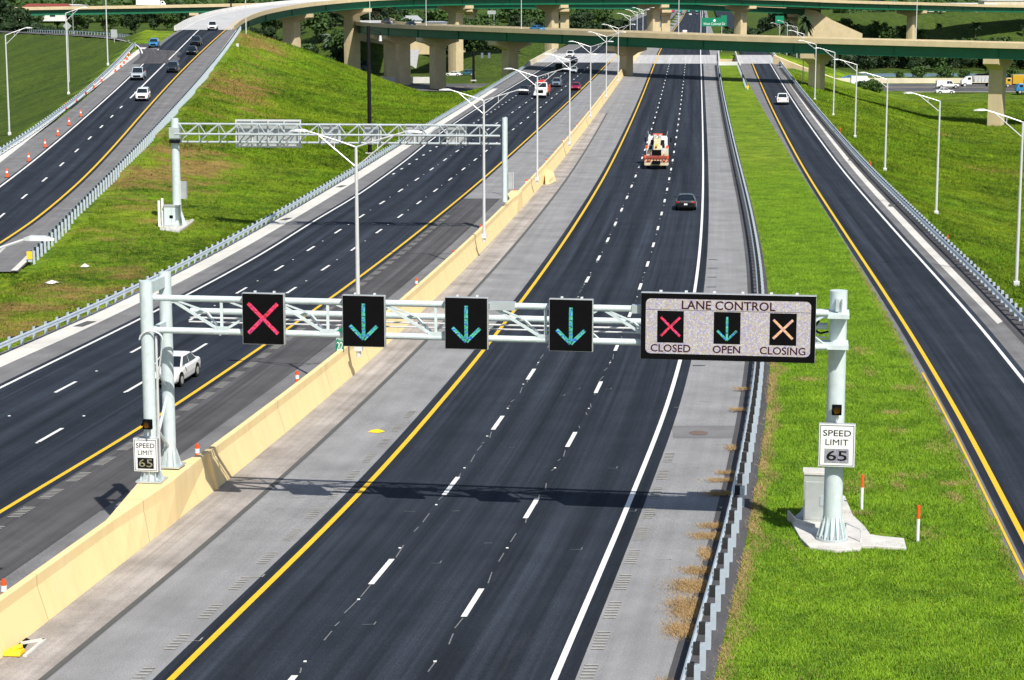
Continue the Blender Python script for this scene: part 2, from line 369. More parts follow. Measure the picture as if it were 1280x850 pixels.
M['leafweed'] = blade_mat('weedy_blades', (.14,.27,.016), (.06,.15,.012), (.28,.34,.03))
M['dryblades'] = blade_mat('dry_grass_blades', (.44,.29,.13), (.33,.22,.10), (.56,.42,.22))
M['leafdark'] = blade_mat('dark_leaves', (.028,.055,.020), (.018,.038,.016), (.055,.085,.025))
M['leafmid'] = blade_mat('mid_green_leaves', (.05,.10,.022), (.035,.075,.02), (.09,.13,.03))
M['leafgrey'] = blade_mat('grey_green_fronds', (.13,.17,.15), (.09,.13,.12), (.19,.23,.20))
def led(name, cols, scale, strength, base=(.02,.02,.02)):
    """LED matrix face: small coloured diodes on a grid"""
    m, nt, b = newmat(name)
    v = coords(nt, 'Object', (scale,)*3)
    w = N(nt, 'ShaderNodeTexWhiteNoise', noise_dimensions='3D')
    sn = N(nt, 'ShaderNodeVectorMath', operation='FLOOR'); nt.links.new(v, sn.inputs[0]); nt.links.new(sn.outputs[0], w.inputs['Vector'])
    c = ramp(nt, w.outputs['Value'], cols)
    for e in nt.nodes:
        if e.type == 'VALTORGB': e.color_ramp.interpolation = 'CONSTANT'
    b.inputs['Base Color'].default_value = (*base, 1)
    nt.links.new(c, b.inputs['Emission Color']); b.inputs['Emission Strength'].default_value = strength
    b.inputs['Roughness'].default_value = .5
    return m
M['ledred'] = led('red_leds', [(0,(.8,.01,.05)),(.35,(1,.05,.16)),(.7,(.55,.02,.22)),(.85,(.25,.0,.03))], 20, .9)
M['ledgreen'] = led('green_leds', [(0,(.04,.42,.30)),(.35,(.10,.60,.46)),(.6,(.02,.14,.75)),(.75,(.01,.12,.08)),(.88,(.02,.40,.12))], 20, .9)
M['ledamber'] = led('amber_leds', [(0,(.85,.45,.20)),(.5,(.9,.60,.35)),(.8,(.65,.35,.45))], 22, .9)
M['ledwhite'] = led('white_leds', [(0,(.60,.54,.58)),(.35,(.74,.70,.68)),(.62,(.74,.62,.38)),(.78,(.50,.44,.74)),(.9,(.86,.84,.82))], 24, .66)
M['letter'] = simple('black_lettering', (.012,.010,.012), .7, spec=.1)
M['letterled'] = simple('unlit_diode_lettering', (.05,.012,.022), .7, spec=.1)
def water():
    m, nt, b = newmat('pond_water'); b.inputs['Base Color'].default_value = (.18,.28,.33,1); b.inputs['Roughness'].default_value = .25
    bump(nt, b, noise(nt, coords(nt), 3, 3), .15); return m
M['water'] = water()
# ------------------------------------------------------------------ world, light, camera
w = bpy.data.worlds.new('World'); scene.world = w; w.use_nodes = True
SUN = Vector((3.0, -6.8, 8.2)).normalized()
sky = w.node_tree.nodes.new('ShaderNodeTexSky'); sky.sky_type = 'NISHITA'; sky.sun_disc = False
sky.sun_elevation = math.asin(SUN.z); sky.sun_rotation = math.atan2(SUN.x, SUN.y)
bg = w.node_tree.nodes['Background']; bg.inputs[1].default_value = .085
w.node_tree.links.new(sky.outputs[0], bg.inputs[0])
sl = bpy.data.lights.new('sun', 'SUN'); sl.energy = 4.6; sl.angle = R(.5); sl.color = (1, .955, .88)
so = bpy.data.objects.new('sun', sl); COL.objects.link(so); so.rotation_euler = SUN.to_track_quat('Z', 'Y').to_euler()
so.location = (0, -50, 120)
cam = bpy.data.cameras.new('camera'); cam.sensor_width = 36; cam.lens = FPX/1280*36; cam.clip_start = .5; cam.clip_end = 8000
co = bpy.data.objects.new('camera', cam); COL.objects.link(co); co.location = (0, 0, H)
co.rotation_euler = (math.pi/2-PITCH, 0, 0); scene.camera = co
scene.view_settings.view_transform = 'Standard'; scene.view_settings.look = 'None'
scene.view_settings.exposure = .33; scene.view_settings.gamma = 1.0
scene.render.engine = 'CYCLES'; scene.render.resolution_x = 1024; scene.render.resolution_y = 680

# ------------------------------------------------------------------ terrain
HIN = 497.0; HOUT = 553.0                       # the three main roads are on a bridge between these
XLg = off(G3, -1.3); XRg = lambda y: (lambda t: (G2(y)+1.3)*(1-t)+(W1(y)+7)*t)(np.clip((np.asarray(y,float)-590)/80,0,1))
Ncen = lambda y: 0.5*(G5(y)+G4(y)); Nhw = lambda y: 0.5*(G4(y)-G5(y))+.9
_ml = lambda y: .5*(NW(y)+ND(y))
MP = [((_ml(384)-1.6, 384, 0), float(zN(384))), ((*PD(192,56.5,404)[:2],0), PD(192,56.5,404)[2]), ((*PD(172,50.5,432)[:2],0), PD(172,50.5,432)[2]), ((*PD(150,47.3,462)[:2],0), PD(150,47.3,462)[2]), (P(110,44.5,8.9), 8.9), (P(60,42,8.7), 8.7), (P(0,39.5,8.4), 8.4), (P(-90,36,8.0), 8.0), (P(-250,33,7.0), 7.0)]
MPT = [(p[0], p[1], z) for p, z in MP]
CH = [(120,778,11.5), (150,835,11.6), (215,875,11.8), (300,905,11.5), (420,930,11)]      # embankment on the right carrying the rear flyover
def CP(pts, n):
    pts = np.array(pts, float); t = np.concatenate([[0], np.cumsum(np.hypot(*np.diff(pts[:,:2], axis=0).T))]); fs = [hermite(t, pts[:,k]) for k in range(3)]
    return np.array([[f(q) for f in fs] for q in np.linspace(0, t[-1], n)])
mp_pts = [(_ml(352), 352, float(zN(352))), (_ml(368)-.1, 368, float(zN(368)))]+MPT
MPT = [tuple(p) for p in CP(mp_pts, 40) if p[1] > 380]
def seg_h(x, y, pts, hw, slope):
    best = np.full(x.shape, -99.0)
    for (x0,y0,z0),(x1,y1,z1) in zip(pts[:-1], pts[1:]):
        dx, dy = x1-x0, y1-y0; L2 = dx*dx+dy*dy
        t = np.clip(((x-x0)*dx+(y-y0)*dy)/L2, 0, 1)
        d = np.hypot(x-(x0+t*dx), y-(y0+t*dy))
        best = np.maximum(best, z0+t*(z1-z0)-np.maximum(0, d-hw)*slope)
    return best
def terr(x, y, wob=True):
    x = np.asarray(x, float); y = np.asarray(y, float)
    yc = np.clip(y, 40, 3000)
    base = np.interp(y, [-200, 440, 520, 670, 900, 1400, 3000], [-4.5, -4.5, -4.6, -4.6, -1.5, 0, 6])
    base = base-1.9*np.clip((x-55)/35,0,1)*np.clip((480-y)/60,0,1)
    xl, xr = XLg(yc), XRg(yc); zl, zr = zL(yc), zM(yc)
    zc = np.interp(0, [0,1],[0,1])
    dl = np.maximum(0, xl-x); dr = np.maximum(0, x-xr)
    zz = np.where(dl > 0, zl, np.where(x < BX(yc), zl, zr))
    dlat = dl+dr
    dend = np.where((y > HIN) & (y < HOUT), np.minimum(y-HIN, HOUT-y), 0)
    slope = np.where(dr > 0, .26, np.interp(yc, [370, 450], [.34, .62]))
    m = zz-np.maximum(0, dlat-.3)*slope-dend*.9-.07
    yn = np.clip(y, 150, 455)
    dn = np.hypot(np.maximum(0, np.abs(x-Ncen(yn))-Nhw(yn)), np.maximum(0, np.maximum(y-450, 150-y)))
    n = zN(yn)-.08-dn*.36
    h = np.maximum(np.maximum(m, n), base)
    # turf rising from the oncoming carriageway to the ramp
    g4, g3 = G4(yn)+1.2, G3(yc)-1.2
    s_ = np.clip((x-g4)/np.maximum(g3-g4, 1), 0, 1)
    hb = zl+(zN(yn)-zl)*(1-s_)**np.interp(y, [150, 200, 330], [.85, 1.1, 1.9])-.08
    kb = np.clip((y-370)/70, 0, 1); kb = kb*kb*(3-2*kb)
    between = (x > g4) & (x < g3) & (y < 452)
    # soften the ditches
    k = .8; h = np.where((dlat > 2) & (dn > 2), h+np.log(np.exp(np.clip((m-h)/k,-30,0))+np.exp(np.clip((n-h)/k,-30,0))+np.exp(np.clip((base-h)/k,-30,0)))*k*.5, h)
    h = np.where(between, hb*(1-kb)+h*kb, h)
    h = np.maximum(h, np.where(y > 370, seg_h(x, y, MPT, 4.6, .30)-.12, -99))
    h = np.maximum(h, np.where(y > 600, seg_h(x, y, CH, 7.5, .42), -99))
    h = np.maximum(h, np.where(y > 500, seg_h(x, y, [(-52,660,7.6),(-75,760,9.5),(-100,880,9)], 7, .35), -99))
    # mounds between the flyovers
    for mx, my, mz, sr in ((12,760,6.5,26),(62,720,2,18),(-8,640,1.5,22)):
        h = np.maximum(h, mz-((x-mx)**2+((y-my)*.6)**2)/sr**2*5)
    # cross street cut
    cut = -4.8+np.maximum(0, np.abs(y-521)-21)*.62
    inb = (x > xl-1.5) & (x < xr+1.5)
    h = np.where((y > 470) & (y < 600), np.minimum(h, cut+np.maximum(0,-88-x)*.7), h)
    # pond
    pond = ((x-128)/42)**2+((y-606)/17)**2
    h = np.where(pond < 1.35, np.minimum(h, -5.9+np.maximum(0, pond-.75)*4), h)
    if wob:
        nz = .5*np.sin(x*.13+1.7*np.sin(y*.05))*np.sin(y*.11+np.sin(x*.07)*1.3)+.3*np.sin(x*.31+y*.23)*np.sin(y*.29-x*.17)
        kk = np.clip(np.minimum(dlat-1.5, dn-1.5)/6, 0, 1)
        kk = np.where((np.abs(y-521) < 26), 0, kk)
        h = h+nz*.45*kk
    return h
xs = np.concatenate([np.linspace(-900,-290,12), np.arange(-285,-120,4), np.arange(-120,-2,2.2), np.arange(-2,60,2.2), np.arange(60,190,2.6), np.linspace(195,900,16)])
ys = np.concatenate([np.linspace(-60,36,7), np.arange(40,330,2.4), np.arange(330,640,2.8), np.arange(642,900,7), np.geomspace(905,4500,22)])
X, Y = np.meshgrid(xs, ys); Z = terr(X, Y)
# under pavement and median the terrain stays just below the sheets
yc = np.clip(Y, 40, 3000)
inside = (X > XLg(yc)+.2) & (X < XRg(yc)-.2)
Z = np.where(inside & ~((Y > HIN-2) & (Y < HOUT+2)), np.minimum(Z, Z-.35), Z)
insN = (np.abs(X-Ncen(np.clip(Y,150,455))) < Nhw(np.clip(Y,150,455))-.6) & (Y > 152) & (Y < 452)
Z = np.where(insN, Z-.35, Z)
nr, nc = X.shape
V = np.stack([X, Y, Z], -1).reshape(-1, 3)
F = []
for i in range(nr-1):
    for j in range(nc-1):
        a = i*nc+j; F.append((a, a+1, a+nc+1, a+nc))
me = bpy.data.meshes.new('ground'); me.from_pydata(V.tolist(), [], F); me.materials.append(M['grass'])
me.polygons.foreach_set('use_smooth', [True]*len(F))
# how dry and worn the turf is: a real property of the ground, highest along the ramp's guardrail
yn = np.clip(Y, 150, 455)
dN = np.abs(X-(G4(yn)+5))
dry = .40*np.exp(-(dN/11)**2)*(.78+.22*np.sin(Y*.06+1))*((Y < 440) & (Y > 120) & (X > G4(yn)-1))
dry += .16*np.exp(-((X-18-.10*Y-18)/9)**2)*0
for bx_, by_, br_, bs_ in ((P(1248,205,-4)[0],P(1248,205,-4)[1],7,.5),(P(1200,158,-4.5)[0],P(1200,158,-4.5)[1],2.6,.55),(P(1180,162,-4.5)[0],P(1180,162,-4.5)[1],2.4,.5),(P(60,355,-.5)[0],P(60,355,-.5)[1],5,.2),(P(90,345,-.5)[0],P(90,345,-.5)[1],5,.2)):
    dry = np.maximum(dry, bs_*np.exp(-((X-bx_)**2+((Y-by_)*.55)**2)/br_**2))
at = me.attributes.new('dry', 'FLOAT', 'POINT'); at.data.foreach_set('value', dry.ravel().astype(np.float32))
scr = np.clip((Y-560)/40,0,1)*.85
scr = np.maximum(scr, .75*((X < G5(yn)-2) & (Y > 150)))
scr = np.maximum(scr, np.clip((X-G2(yc)-18)/25,0,1)*.35)
scr = np.maximum(scr, np.clip((Y-455)/20,0,1)*(X < G3(yc)-8)*.8)
at = me.attributes.new('scrub', 'FLOAT', 'POINT'); at.data.foreach_set('value', scr.ravel().astype(np.float32))
g = bpy.data.objects.new('ground', me); COL.objects.link(g); g['kind'] = 'structure'

# ------------------------------------------------------------------ pavements
Y0 = 40
main = strip('main_road', off(BX,-.25), off(G1,.75), zM, Y0, 1900, M['shoulder'], 0.0)
nearM = (Y0, HIN)
strip('median_apron', BX, AP, zM, Y0, 330, M['apron'], .012, parent=main)
strip('joint', off(AP,-.11), off(AP,.11), zM, Y0, 330, M['tar'], .02, parent=main)
strip('fresh_pavement', off(Y1,-.52), off(W1,.60), zM, Y0, HIN+8, M['asphalt'], .012, parent=main)
strip('fresh_pavement', off(Y1,-.5), off(W1,2.6), zM, HOUT+8, 1900, M['asphalt'], .06, parent=main, step=12)
strip('bridge_surface', off(BX,-.1), off(G1,.6), zM, HIN+8, HOUT+8, M['deck'], .022, parent=main)
strip('verge_strip', off(G1,-.62), off(G1,.78), zM, Y0, HIN, M['asphalt2'], .012, parent=main)  # dark strip: verge asphalt and the shadow along the rail, put into one colour
def line_strip(name, f, a, b, z, y0, y1, m, parent, dz=.022): return strip(name, off(f,a), off(f,b), z, y0, y1, m, dz, step=5, parent=parent)
line_strip('edge_line', Y1, -.11, .11, zM, Y0, HIN+8, M['yellow'], main)
line_strip('edge_line', Y1, -.13, .13, zM, HIN+8, 1900, M['yellow'], main, .07)
line_strip('edge_line', W1, -.10, .10, zM, Y0, HIN+8, M['white'], main)
line_strip('edge_line', W1, -.12, .12, zM, HIN+8, 1900, M['white'], main, .07)
d1 = lambda y: Y1(y)+(W1(y)-Y1(y))*.315; d2 = lambda y: Y1(y)+(W1(y)-Y1(y))*.662
d1o = d1; d2o = d2
dashes('lane_dashes', d1, zM, Y0, 900, M['white'], P(563,607,0)[1], main, w=.19)
dashes('lane_dashes', d2, zM, Y0, 900, M['white'], P(663,635,0)[1], main, w=.19)
# reflective studs and smudges along the joints between the lanes
m = MB()
for f in (d1, d2):
    for k in range(60):
        y = 50+k*6.1; x = f(y)+random.uniform(-.05,.05); m.box((x, y, float(zM(y))+.026), (.09,.10,.014))
m.build('road_studs', M['white'], main)
sj = MB()
for f, y0_, y1_ in ((d1, 45, 140), (d2, 45, 140)):
    y = y0_
    while y < y1_:
        L = random.uniform(.3,1.6); x = f(y)+random.uniform(-.12,.12); z = float(zM(y))+.016
        sj.quad((x-.02,y,z),(x+.025,y,z),(f(y+L)+.02,y+L,z),(f(y+L)-.02,y+L,z)); y += L+random.uniform(.3,2.5)
sj.build('lane_seam', M['seam'], main)
# rumble grooves beside both edge lines
def rumble(name, f, lo, hi, z, y0, y1, parent, gap=4.6, run=2.4, pitch=.30, dz=.024, mat='rumble', wd=.10):
    m = MB(); y = y0
    while y < y1:
        k = 0.0
        while k < run:
            yy = y+k; x = f(yy); zz = float(z(yy))+dz
            m.quad((x+lo,yy,zz),(x+hi,yy,zz),(x+hi,yy+wd,zz),(x+lo,yy+wd,zz)); k += pitch
        y += gap
    return m.build(name, M[mat], parent)
rumble('rumble_grooves', W1, .72, 1.12, zM, 45, 84, main, gap=3.05, run=1.65, pitch=.27)
rumble('rumble_grooves', W1, .75, 1.4, zM, 104, 150, main, gap=5.0, run=.01, wd=.18, mat='tar')
rumble('rumble_grooves', Y1, -1.12, -.78, zM, 45, 92, main, gap=3.05, run=1.6, pitch=.27)
# survey marks sprayed on the pavement
for mat_, marks in (('rumble', ((240,802,.5),(320,722,.45),(372,622,.5),(885,478,.3),(880,502,.6),(860,510,1.3),(905,556,.8),(873,585,.3),(935,246,1.2),(838,736,.6),(830,700,.5))),
                    ('seam', ((512,640,.45),(812,645,.4),(760,487,.3),(722,487,.22),(570,640,.3),(460,782,.4),(766,586,.35),(790,640,.3),(703,495,.2),(720,688,.4),(545,705,.3),(640,560,.25),(610,680,.3)))):
    sm = MB()
    for px, py, L in marks:
        p = P(px, py, zM); w_ = random.uniform(.02,.045); sk = random.uniform(-.06,.06)
        sm.quad((p[0]-L/2,p[1],p[2]+.03),(p[0]+L/2,p[1]+sk,p[2]+.03),(p[0]+L/2,p[1]+sk+w_,p[2]+.03),(p[0]-L/2,p[1]+w_,p[2]+.03))
        if L < .6 and random.random() < .5: sm.quad((p[0]+L/2-.04,p[1],p[2]+.031),(p[0]+L/2,p[1],p[2]+.031),(p[0]+L/2+.05,p[1]+.3,p[2]+.031),(p[0]+L/2+.01,p[1]+.3,p[2]+.031))
    sm.build('survey_marks', M[mat_], main)
p = P(868,540,zM); p[2] += .0; pz_ = float(zM(p[1]))+.012; pp = MB(); pp.quad((p[0]-1.05,p[1]-1.3,pz_),(p[0]+1.75,p[1]-1.3,pz_),(p[0]+1.95,p[1]+1.3,pz_-.005),(p[0]-.9,p[1]+1.3,pz_-.005)); pp.build('pavement_patch', M['shoulder2'], main)
# straw washed up along the guardrail
def blades_mesh(name, pts, h, w, mat, label=None, lean=.5, dry=None):
    n = len(pts); a = rng.uniform(0, 2*math.pi, n); hh = h*rng.uniform(.5,1.35,n); ww = w*rng.uniform(.6,1.4,n)
    dx, dy = np.cos(a)*ww/2, np.sin(a)*ww/2; la = rng.uniform(0,2*math.pi,n); ll = hh*lean*rng.uniform(.2,1,n)
    v = np.empty((n,3,3)); v[:,0] = pts; v[:,1] = pts; v[:,2] = pts
    v[:,0,0] -= dx; v[:,0,1] -= dy; v[:,1,0] += dx; v[:,1,1] += dy
    v[:,2,0] += np.cos(la)*ll; v[:,2,1] += np.sin(la)*ll; v[:,2,2] += hh
    me = bpy.data.meshes.new(name); me.vertices.add(3*n); me.vertices.foreach_set('co', v.ravel())
    me.loops.add(3*n); me.loops.foreach_set('vertex_index', np.arange(3*n, dtype=np.int32))
    me.polygons.add(n); me.polygons.foreach_set('loop_start', np.arange(0,3*n,3,dtype=np.int32))
    me.update(calc_edges=True); me.materials.append(mat)
    if dry is not None: me.attributes.new('dry','FLOAT','POINT').data.foreach_set('value', np.repeat(dry,3).astype(np.float32))
    o = bpy.data.objects.new(name, me); COL.objects.link(o); o['kind'] = 'stuff'
    if label: o['label'] = label
    return o
st = []
for Yc, wd, ln, nn in ((61.2,.75,1.4,4200),(63.6,.95,.9,3600),(65.4,.7,.5,1600),(59.0,.6,.9,2500),(67.5,.35,1.0,700),(69.8,.8,.5,1500),(71.2,.6,.4,900),(76,.7,.35,1000),(78.2,.85,.3,900),(79.5,.5,.3,500),(84,.3,.6,400),(92,.5,.3,500),(97,.5,.3,400),(54,.4,.8,400)):
    q = rng.normal(0,.42,(nn,2)); st.append(np.stack([G1(Yc)-.55+np.minimum(q[:,0]*wd,.4)-abs(q[:,1])*.25*wd, Yc+q[:,1]*ln, np.full(nn,.02)],-1))
yy = rng.uniform(45,125,26000); st.append(np.stack([G1(yy)+rng.normal(.95,.14,26000)+.35*np.maximum(0,np.sin(yy*1.3)+np.sin(yy*.57))*rng.uniform(0,1,26000), yy, zM(yy)+.03],-1))
for _ in range(26):
    yc_ = rng.uniform(50,130); tt = rng.uniform(.08,.95); xc_ = G1(yc_)+1+(RE(yc_)-G1(yc_)-1)*tt; nn = int(rng.uniform(80,420)); q = rng.normal(0,1,(nn,2))*[rng.uniform(.15,.5),rng.uniform(.2,.8)]
    st.append(np.stack([xc_+q[:,0], yc_+q[:,1], np.full(nn,.05)],-1))
yy = rng.uniform(48,150,9000); st.append(np.stack([RE(yy)-np.abs(rng.normal(0,.16,9000)), yy, zM(yy)+.03],-1))
blades_mesh('dry_straw', np.vstack(st), .10, .016, M['dryblades'], lean=1.6)

# left carriageway
left = strip('left_carriageway', off(G3,-.55), off(BX,-.3), zL, Y0, 1900, M['shoulder2'], 0.0)
strip('fresh_pavement', off(LW,-.45), off(LY,.45), zL, Y0, HIN+8, M['asphalt'], .012, parent=left)
strip('fresh_pavement', off(LW,-.45), off(LY,.45), zL, HOUT+8, 1900, M['asphalt'], .06, parent=left, step=12)
strip('inner_shoulder', off(LY,.45), LS, zL, Y0, 205, M['asphalt2'], .012, parent=left)
strip('inner_shoulder', off(LY,.45), off(BX,-.6), zL, 205, HIN+8, M['shoulder'], .012, parent=left)
strip('bridge_surface', off(G3,-.4), off(BX,-.4), zL, HIN+8, HOUT+8, M['deck'], .022, parent=left)
strip('gutter', off(GC,-1.5), GC, zL, Y0, 400, M['gutter'], .014, parent=left)
line_strip('edge_line', LY, -.11, .11, zL, Y0, HIN+8, M['yellow'], left)
line_strip('edge_line', LY, -.13, .13, zL, HIN+8, 1900, M['yellow'], left, .07)
line_strip('edge_line', LW, -.10, .10, zL, Y0, HIN+8, M['white'], left)
line_strip('edge_line', LW, -.12, .12, zL, HIN+8, 1900, M['white'], left, .07)
yB = P(167.4,483.5,zL)[1]; yA = P(82.7,484,zL)[1]
dashes('lane_dashes', LB, zL, Y0, 900, M['white'], yB, left, w=.19)
dashes('lane_dashes', LA, zL, Y0, 900, M['white'], yA, left, w=.19)
dashes('lane_dots', LD, zL, P(484,222,zL)[1], 480, M['white'], 250, left, period=3.66*1.67, length=1.3, w=.24)
m = MB()
for f in (LA, LB):
    for k in range(60):
        y = 60+k*6.1; x = f(y)+random.uniform(-.05,.05); m.box((x, y, float(zL(y))+.028), (.12,.12,.02))
m.build('road_studs', M['white'], left)
rumble('rumble_grooves', LY, .62, 1.12, zL, 62, 190, left, gap=3.0, run=1.7, pitch=.25, wd=.09)

# right ramp road
right = strip('exit_ramp_road', off(RE,0), off(G2,-.2), zM, Y0, HIN+8, M['shoulder2'], .004)
strip('fresh_pavement', lambda y: max(RY(y)-.45, RE(y)+.05), off(RW,.42), zM, Y0, HIN+8, M['asphalt'], .016, parent=right)
strip('bridge_surface', lambda y: RY(y)-3.6, off(G2,.1), zM, HIN+8, HOUT+8, M['deck'], .022, parent=right)
strip('far_pavement', off(RY,-2), off(G2,0), zM, HOUT+8, 1900, M['asphalt'], .02, parent=right, step=12)
strip('gutter', RG, lambda y: RG(y)+(1.28 if y > 118 else .0), zM, 118, HIN, M['gutter'], .018, parent=right)
strip('verge_strip', off(G2,-.75), off(G2,.62), zM, Y0, HIN, M['asphalt2'], .02, parent=right)
line_strip('edge_line', RY, -.11, .11, zM, Y0, 520, M['yellow'], right)
line_strip('edge_line', lambda y: RY(y)-.62, -.05, .05, zM, Y0, 102, M['yellow'], right, .024)
line_strip('edge_line', RW, -.10, .10, zM, Y0, 520, M['white'], right)

# grassed strip between them
med = strip('median_grass', off(G1,.72), off(RE,.0), zM, Y0, HIN, M['lawn'], .02, step=3, nx=8, kind='structure')
yy = rng.uniform(0,1,1900000); yy = 46+190*yy**1.7; t = rng.uniform(0,1,len(yy))
xa, xb = G1(yy)+.95, RE(yy)+.06+.10*np.sin(yy*2.3)*np.sin(yy*.71)
slb = P(1040,672,.0)
keep = (rng.uniform(0,1,len(yy)) < (xb-xa)/16*np.clip((236-yy)/110,0,1)**.6) & ~((np.abs(xa+(xb-xa)*t-slb[0]) < 1.25) & (np.abs(yy-slb[1]) < 1.6))
xx = xa+(xb-xa)*t
keep &= ~((np.abs(xx-slb[0]-1.3) < 1.2) & (np.abs(yy-slb[1]+.25) < .8))
keep &= rng.uniform(0,1,len(yy)) < .45+.55*np.clip(np.sin(xx*2.1+np.sin(yy*1.1))*np.sin(yy*1.9+xx)+.6,0,1)
clump = 1+.5*np.clip(np.sin(xx*1.3+2*np.sin(yy*.7))*np.sin(yy*.9+1.5*np.sin(xx*.8)),-1,1)
pts = np.stack([xx, yy, zM(yy)+.02],-1)[keep]
print('blades', len(pts))
tall = rng.uniform(0,1,len(pts)) < .5
bo = blades_mesh('grass_tufts', pts[tall], .12, .026, M['blades'], lean=.9)
bo2 = blades_mesh('grass_tufts', pts[~tall], .075, .032, M['blades'], lean=1.2)
# rougher turf on the embankments
yy = 110+230*rng.uniform(0,1,760000)**1.05; side = rng.uniform(0,1,len(yy)) < .45
xl_ = G3(yy)-1.4-rng.uniform(0,1,len(yy))**1.3*45; xr_ = G2(yy)+1.1+rng.uniform(0,1,len(yy))**1.2*60
xx = np.where(side, xl_, xr_)
yn_ = np.clip(yy,150,455); ok = ((xx > G4(yn_)+1.3) | (yy < 150)) & (rng.uniform(0,1,len(yy)) > .4*np.exp(-((xx-G4(yn_)-6)/8)**2))
pts = np.stack([xx, yy, terr(xx, yy)-.03],-1)[ok]
dry_at = lambda p: np.where(p[:,0] > G4(np.clip(p[:,1],150,455))-1, .40*np.exp(-((np.abs(p[:,0]-G4(np.clip(p[:,1],150,455))-5)/11)**2))*(.78+.22*np.sin(p[:,1]*.06+1)), 0)*(p[:,1] > 120)*(p[:,0] < 0)
blades_mesh('rough_grass', pts, .19, .065, M['grass'], lean=1.3, dry=dry_at(pts))

yy = 235+225*rng.uniform(0,1,300000); tt = rng.uniform(0,1,len(yy)); lf = rng.uniform(0,1,len(yy)) < .6
xx = np.where(lf, G4(yy)+1.5+(G3(yy)-1.4-G4(yy)-1.5)*tt, G2(yy)+1.2+tt*55)
ok = rng.uniform(0,1,len(yy)) > .6*np.exp(-((xx-G4(yy)-7)/8)**2)
pts = np.stack([xx, yy, terr(xx, yy)-.04],-1)[ok]
blades_mesh('rough_grass', pts, .30, .13, M['grass'], lean=1.2, dry=dry_at(pts))
# ------------------------------------------------------------------ cross street below the bridges
sy = lambda x: 0
def xstrip(name, y0, y1, z, mat, x0=-92, x1=420, kind='structure', dz=0.0, parent=None):
    me = bpy.data.meshes.new(name); n = 60; v = []; uv = []; f = []
    for i in range(n+1):
        x = x0+(x1-x0)*i/n
        for y in (y0, y1): v.append((x, y, z+dz)); uv.append((y-y0, x-x0))
    for i in range(n): f.append((2*i, 2*i+2, 2*i+3, 2*i+1))
    me.from_pydata(v, [], f); me.materials.append(mat); ul = me.uv_layers.new(name='UVMap')
    li = np.empty(len(me.loops), int); me.loops.foreach_get('vertex_index', li); ul.data.foreach_set('uv', np.array(uv)[li].ravel())
    o = bpy.data.objects.new(name, me); COL.objects.link(o)
    if parent: o.parent = parent
    elif kind: o['kind'] = kind
    return o
street = xstrip('cross_street', 501, 541, -4.56, M['street'], x0=-92)
xstrip('median_kerb', 520.5, 521.6, -4.50, M['parapet'], parent=street)
for y, mm in ((502,'white'),(519.6,'yellow'),(522.4,'yellow'),(540,'white')):
    xstrip('edge_line', y-.1, y+.1, -4.535, M[mm], parent=street)
m = MB()
for k in range(-7, 35):
    for y in (508,514,528,534): m.quad((k*12,y-.1,-4.53),(k*12+3,y-.1,-4.53),(k*12+3,y+.1,-4.53),(k*12,y+.1,-4.53))
m.build('lane_dashes', M['white'], street)
pth = xstrip('side_path', 492.5, 494.5, -4.42, M['gutter'], 72, 420)
m = MB(); m.box((-52,546,-3.9),(64,.4,1.9)); lw1 = tag(m.build('street_wall', M['parapet'], bevel=.03), 'long pale concrete wall behind the lower street, left of the motorway', 'wall')
m = MB(); m.box((195,546,-4.0),(250,.4,1.5)); tag(m.build('street_wall', M['tanlight'], bevel=.03), 'long buff concrete wall behind the lower street, in front of the pond', 'wall')
# abutments of the motorway bridge
ab = thing('motorway_bridge', 'low concrete bridge carrying the motorway over the lower street', 'bridge', (30, 525, -4.6))
m = MB()
for yb, s in ((HIN+2.5,1),(HOUT-2.5,-1)):
    m = MB(); xa, xb = G3(yb)-.8, G2(yb)+.9
    m.box(((xa+xb)/2, yb, -1.6),(xb-xa, .8, 6.6))
    m.build('abutment', M['tan'], ab)
m = MB()
for a_, b_ in ((off(G3,-.75), off(G1,.85)), (lambda y: RY(y)-3.9, off(G2,.8))):
    ring = []
    for y in (HIN+2, 520, HOUT-2):
        xa, xb = a_(y), b_(y); zt = float(zM(y))-.02
        ring.append([(xa,y,zt-1.5),(xb,y,zt-1.5),(xb,y,zt),(xa,y,zt)])
    m.loft(ring)
m.build('deck_slab', M['tan'], ab)
def parapet(fn, y0, y1, z, h=.95, w=.35, name='parapet', mat='parapet', parent=None, zb=-.02):
    m = MB(); r = []
    for y in np.linspace(y0, y1, max(2, int((y1-y0)/6)+1)):
        x = fn(y); zz = float(z(y)); r.append([(x-w/2-.06,y,zz+zb),(x+w/2+.06,y,zz+zb),(x+w/2,y,zz+h*.4),(x+w/2-.05,y,zz+h),(x-w/2+.05,y,zz+h),(x-w/2,y,zz+h*.4)])
    m.loft(r); return m.build(name, M[mat], parent)
parapet(off(G3,-.3), HIN-14, HOUT+30, zL, 1.1, .5, mat='tanlight', parent=ab)
parapet(off(G1,.5), HIN-2, HOUT+20, zM, parent=ab)
parapet(lambda y: RY(y)-3.6, HIN-2, HOUT+20, zM, parent=ab)
parapet(off(G2,.4), HIN-8, HOUT+20, zM, parent=ab)
m = MB(); yb = HIN-1.5
m.box(((G1(yb)+RY(yb)-3)/2, yb, 2.3),(RY(yb)-3.2-G1(yb), .5, 1.0)); m.build('end_wall', M['parapet'], ab)
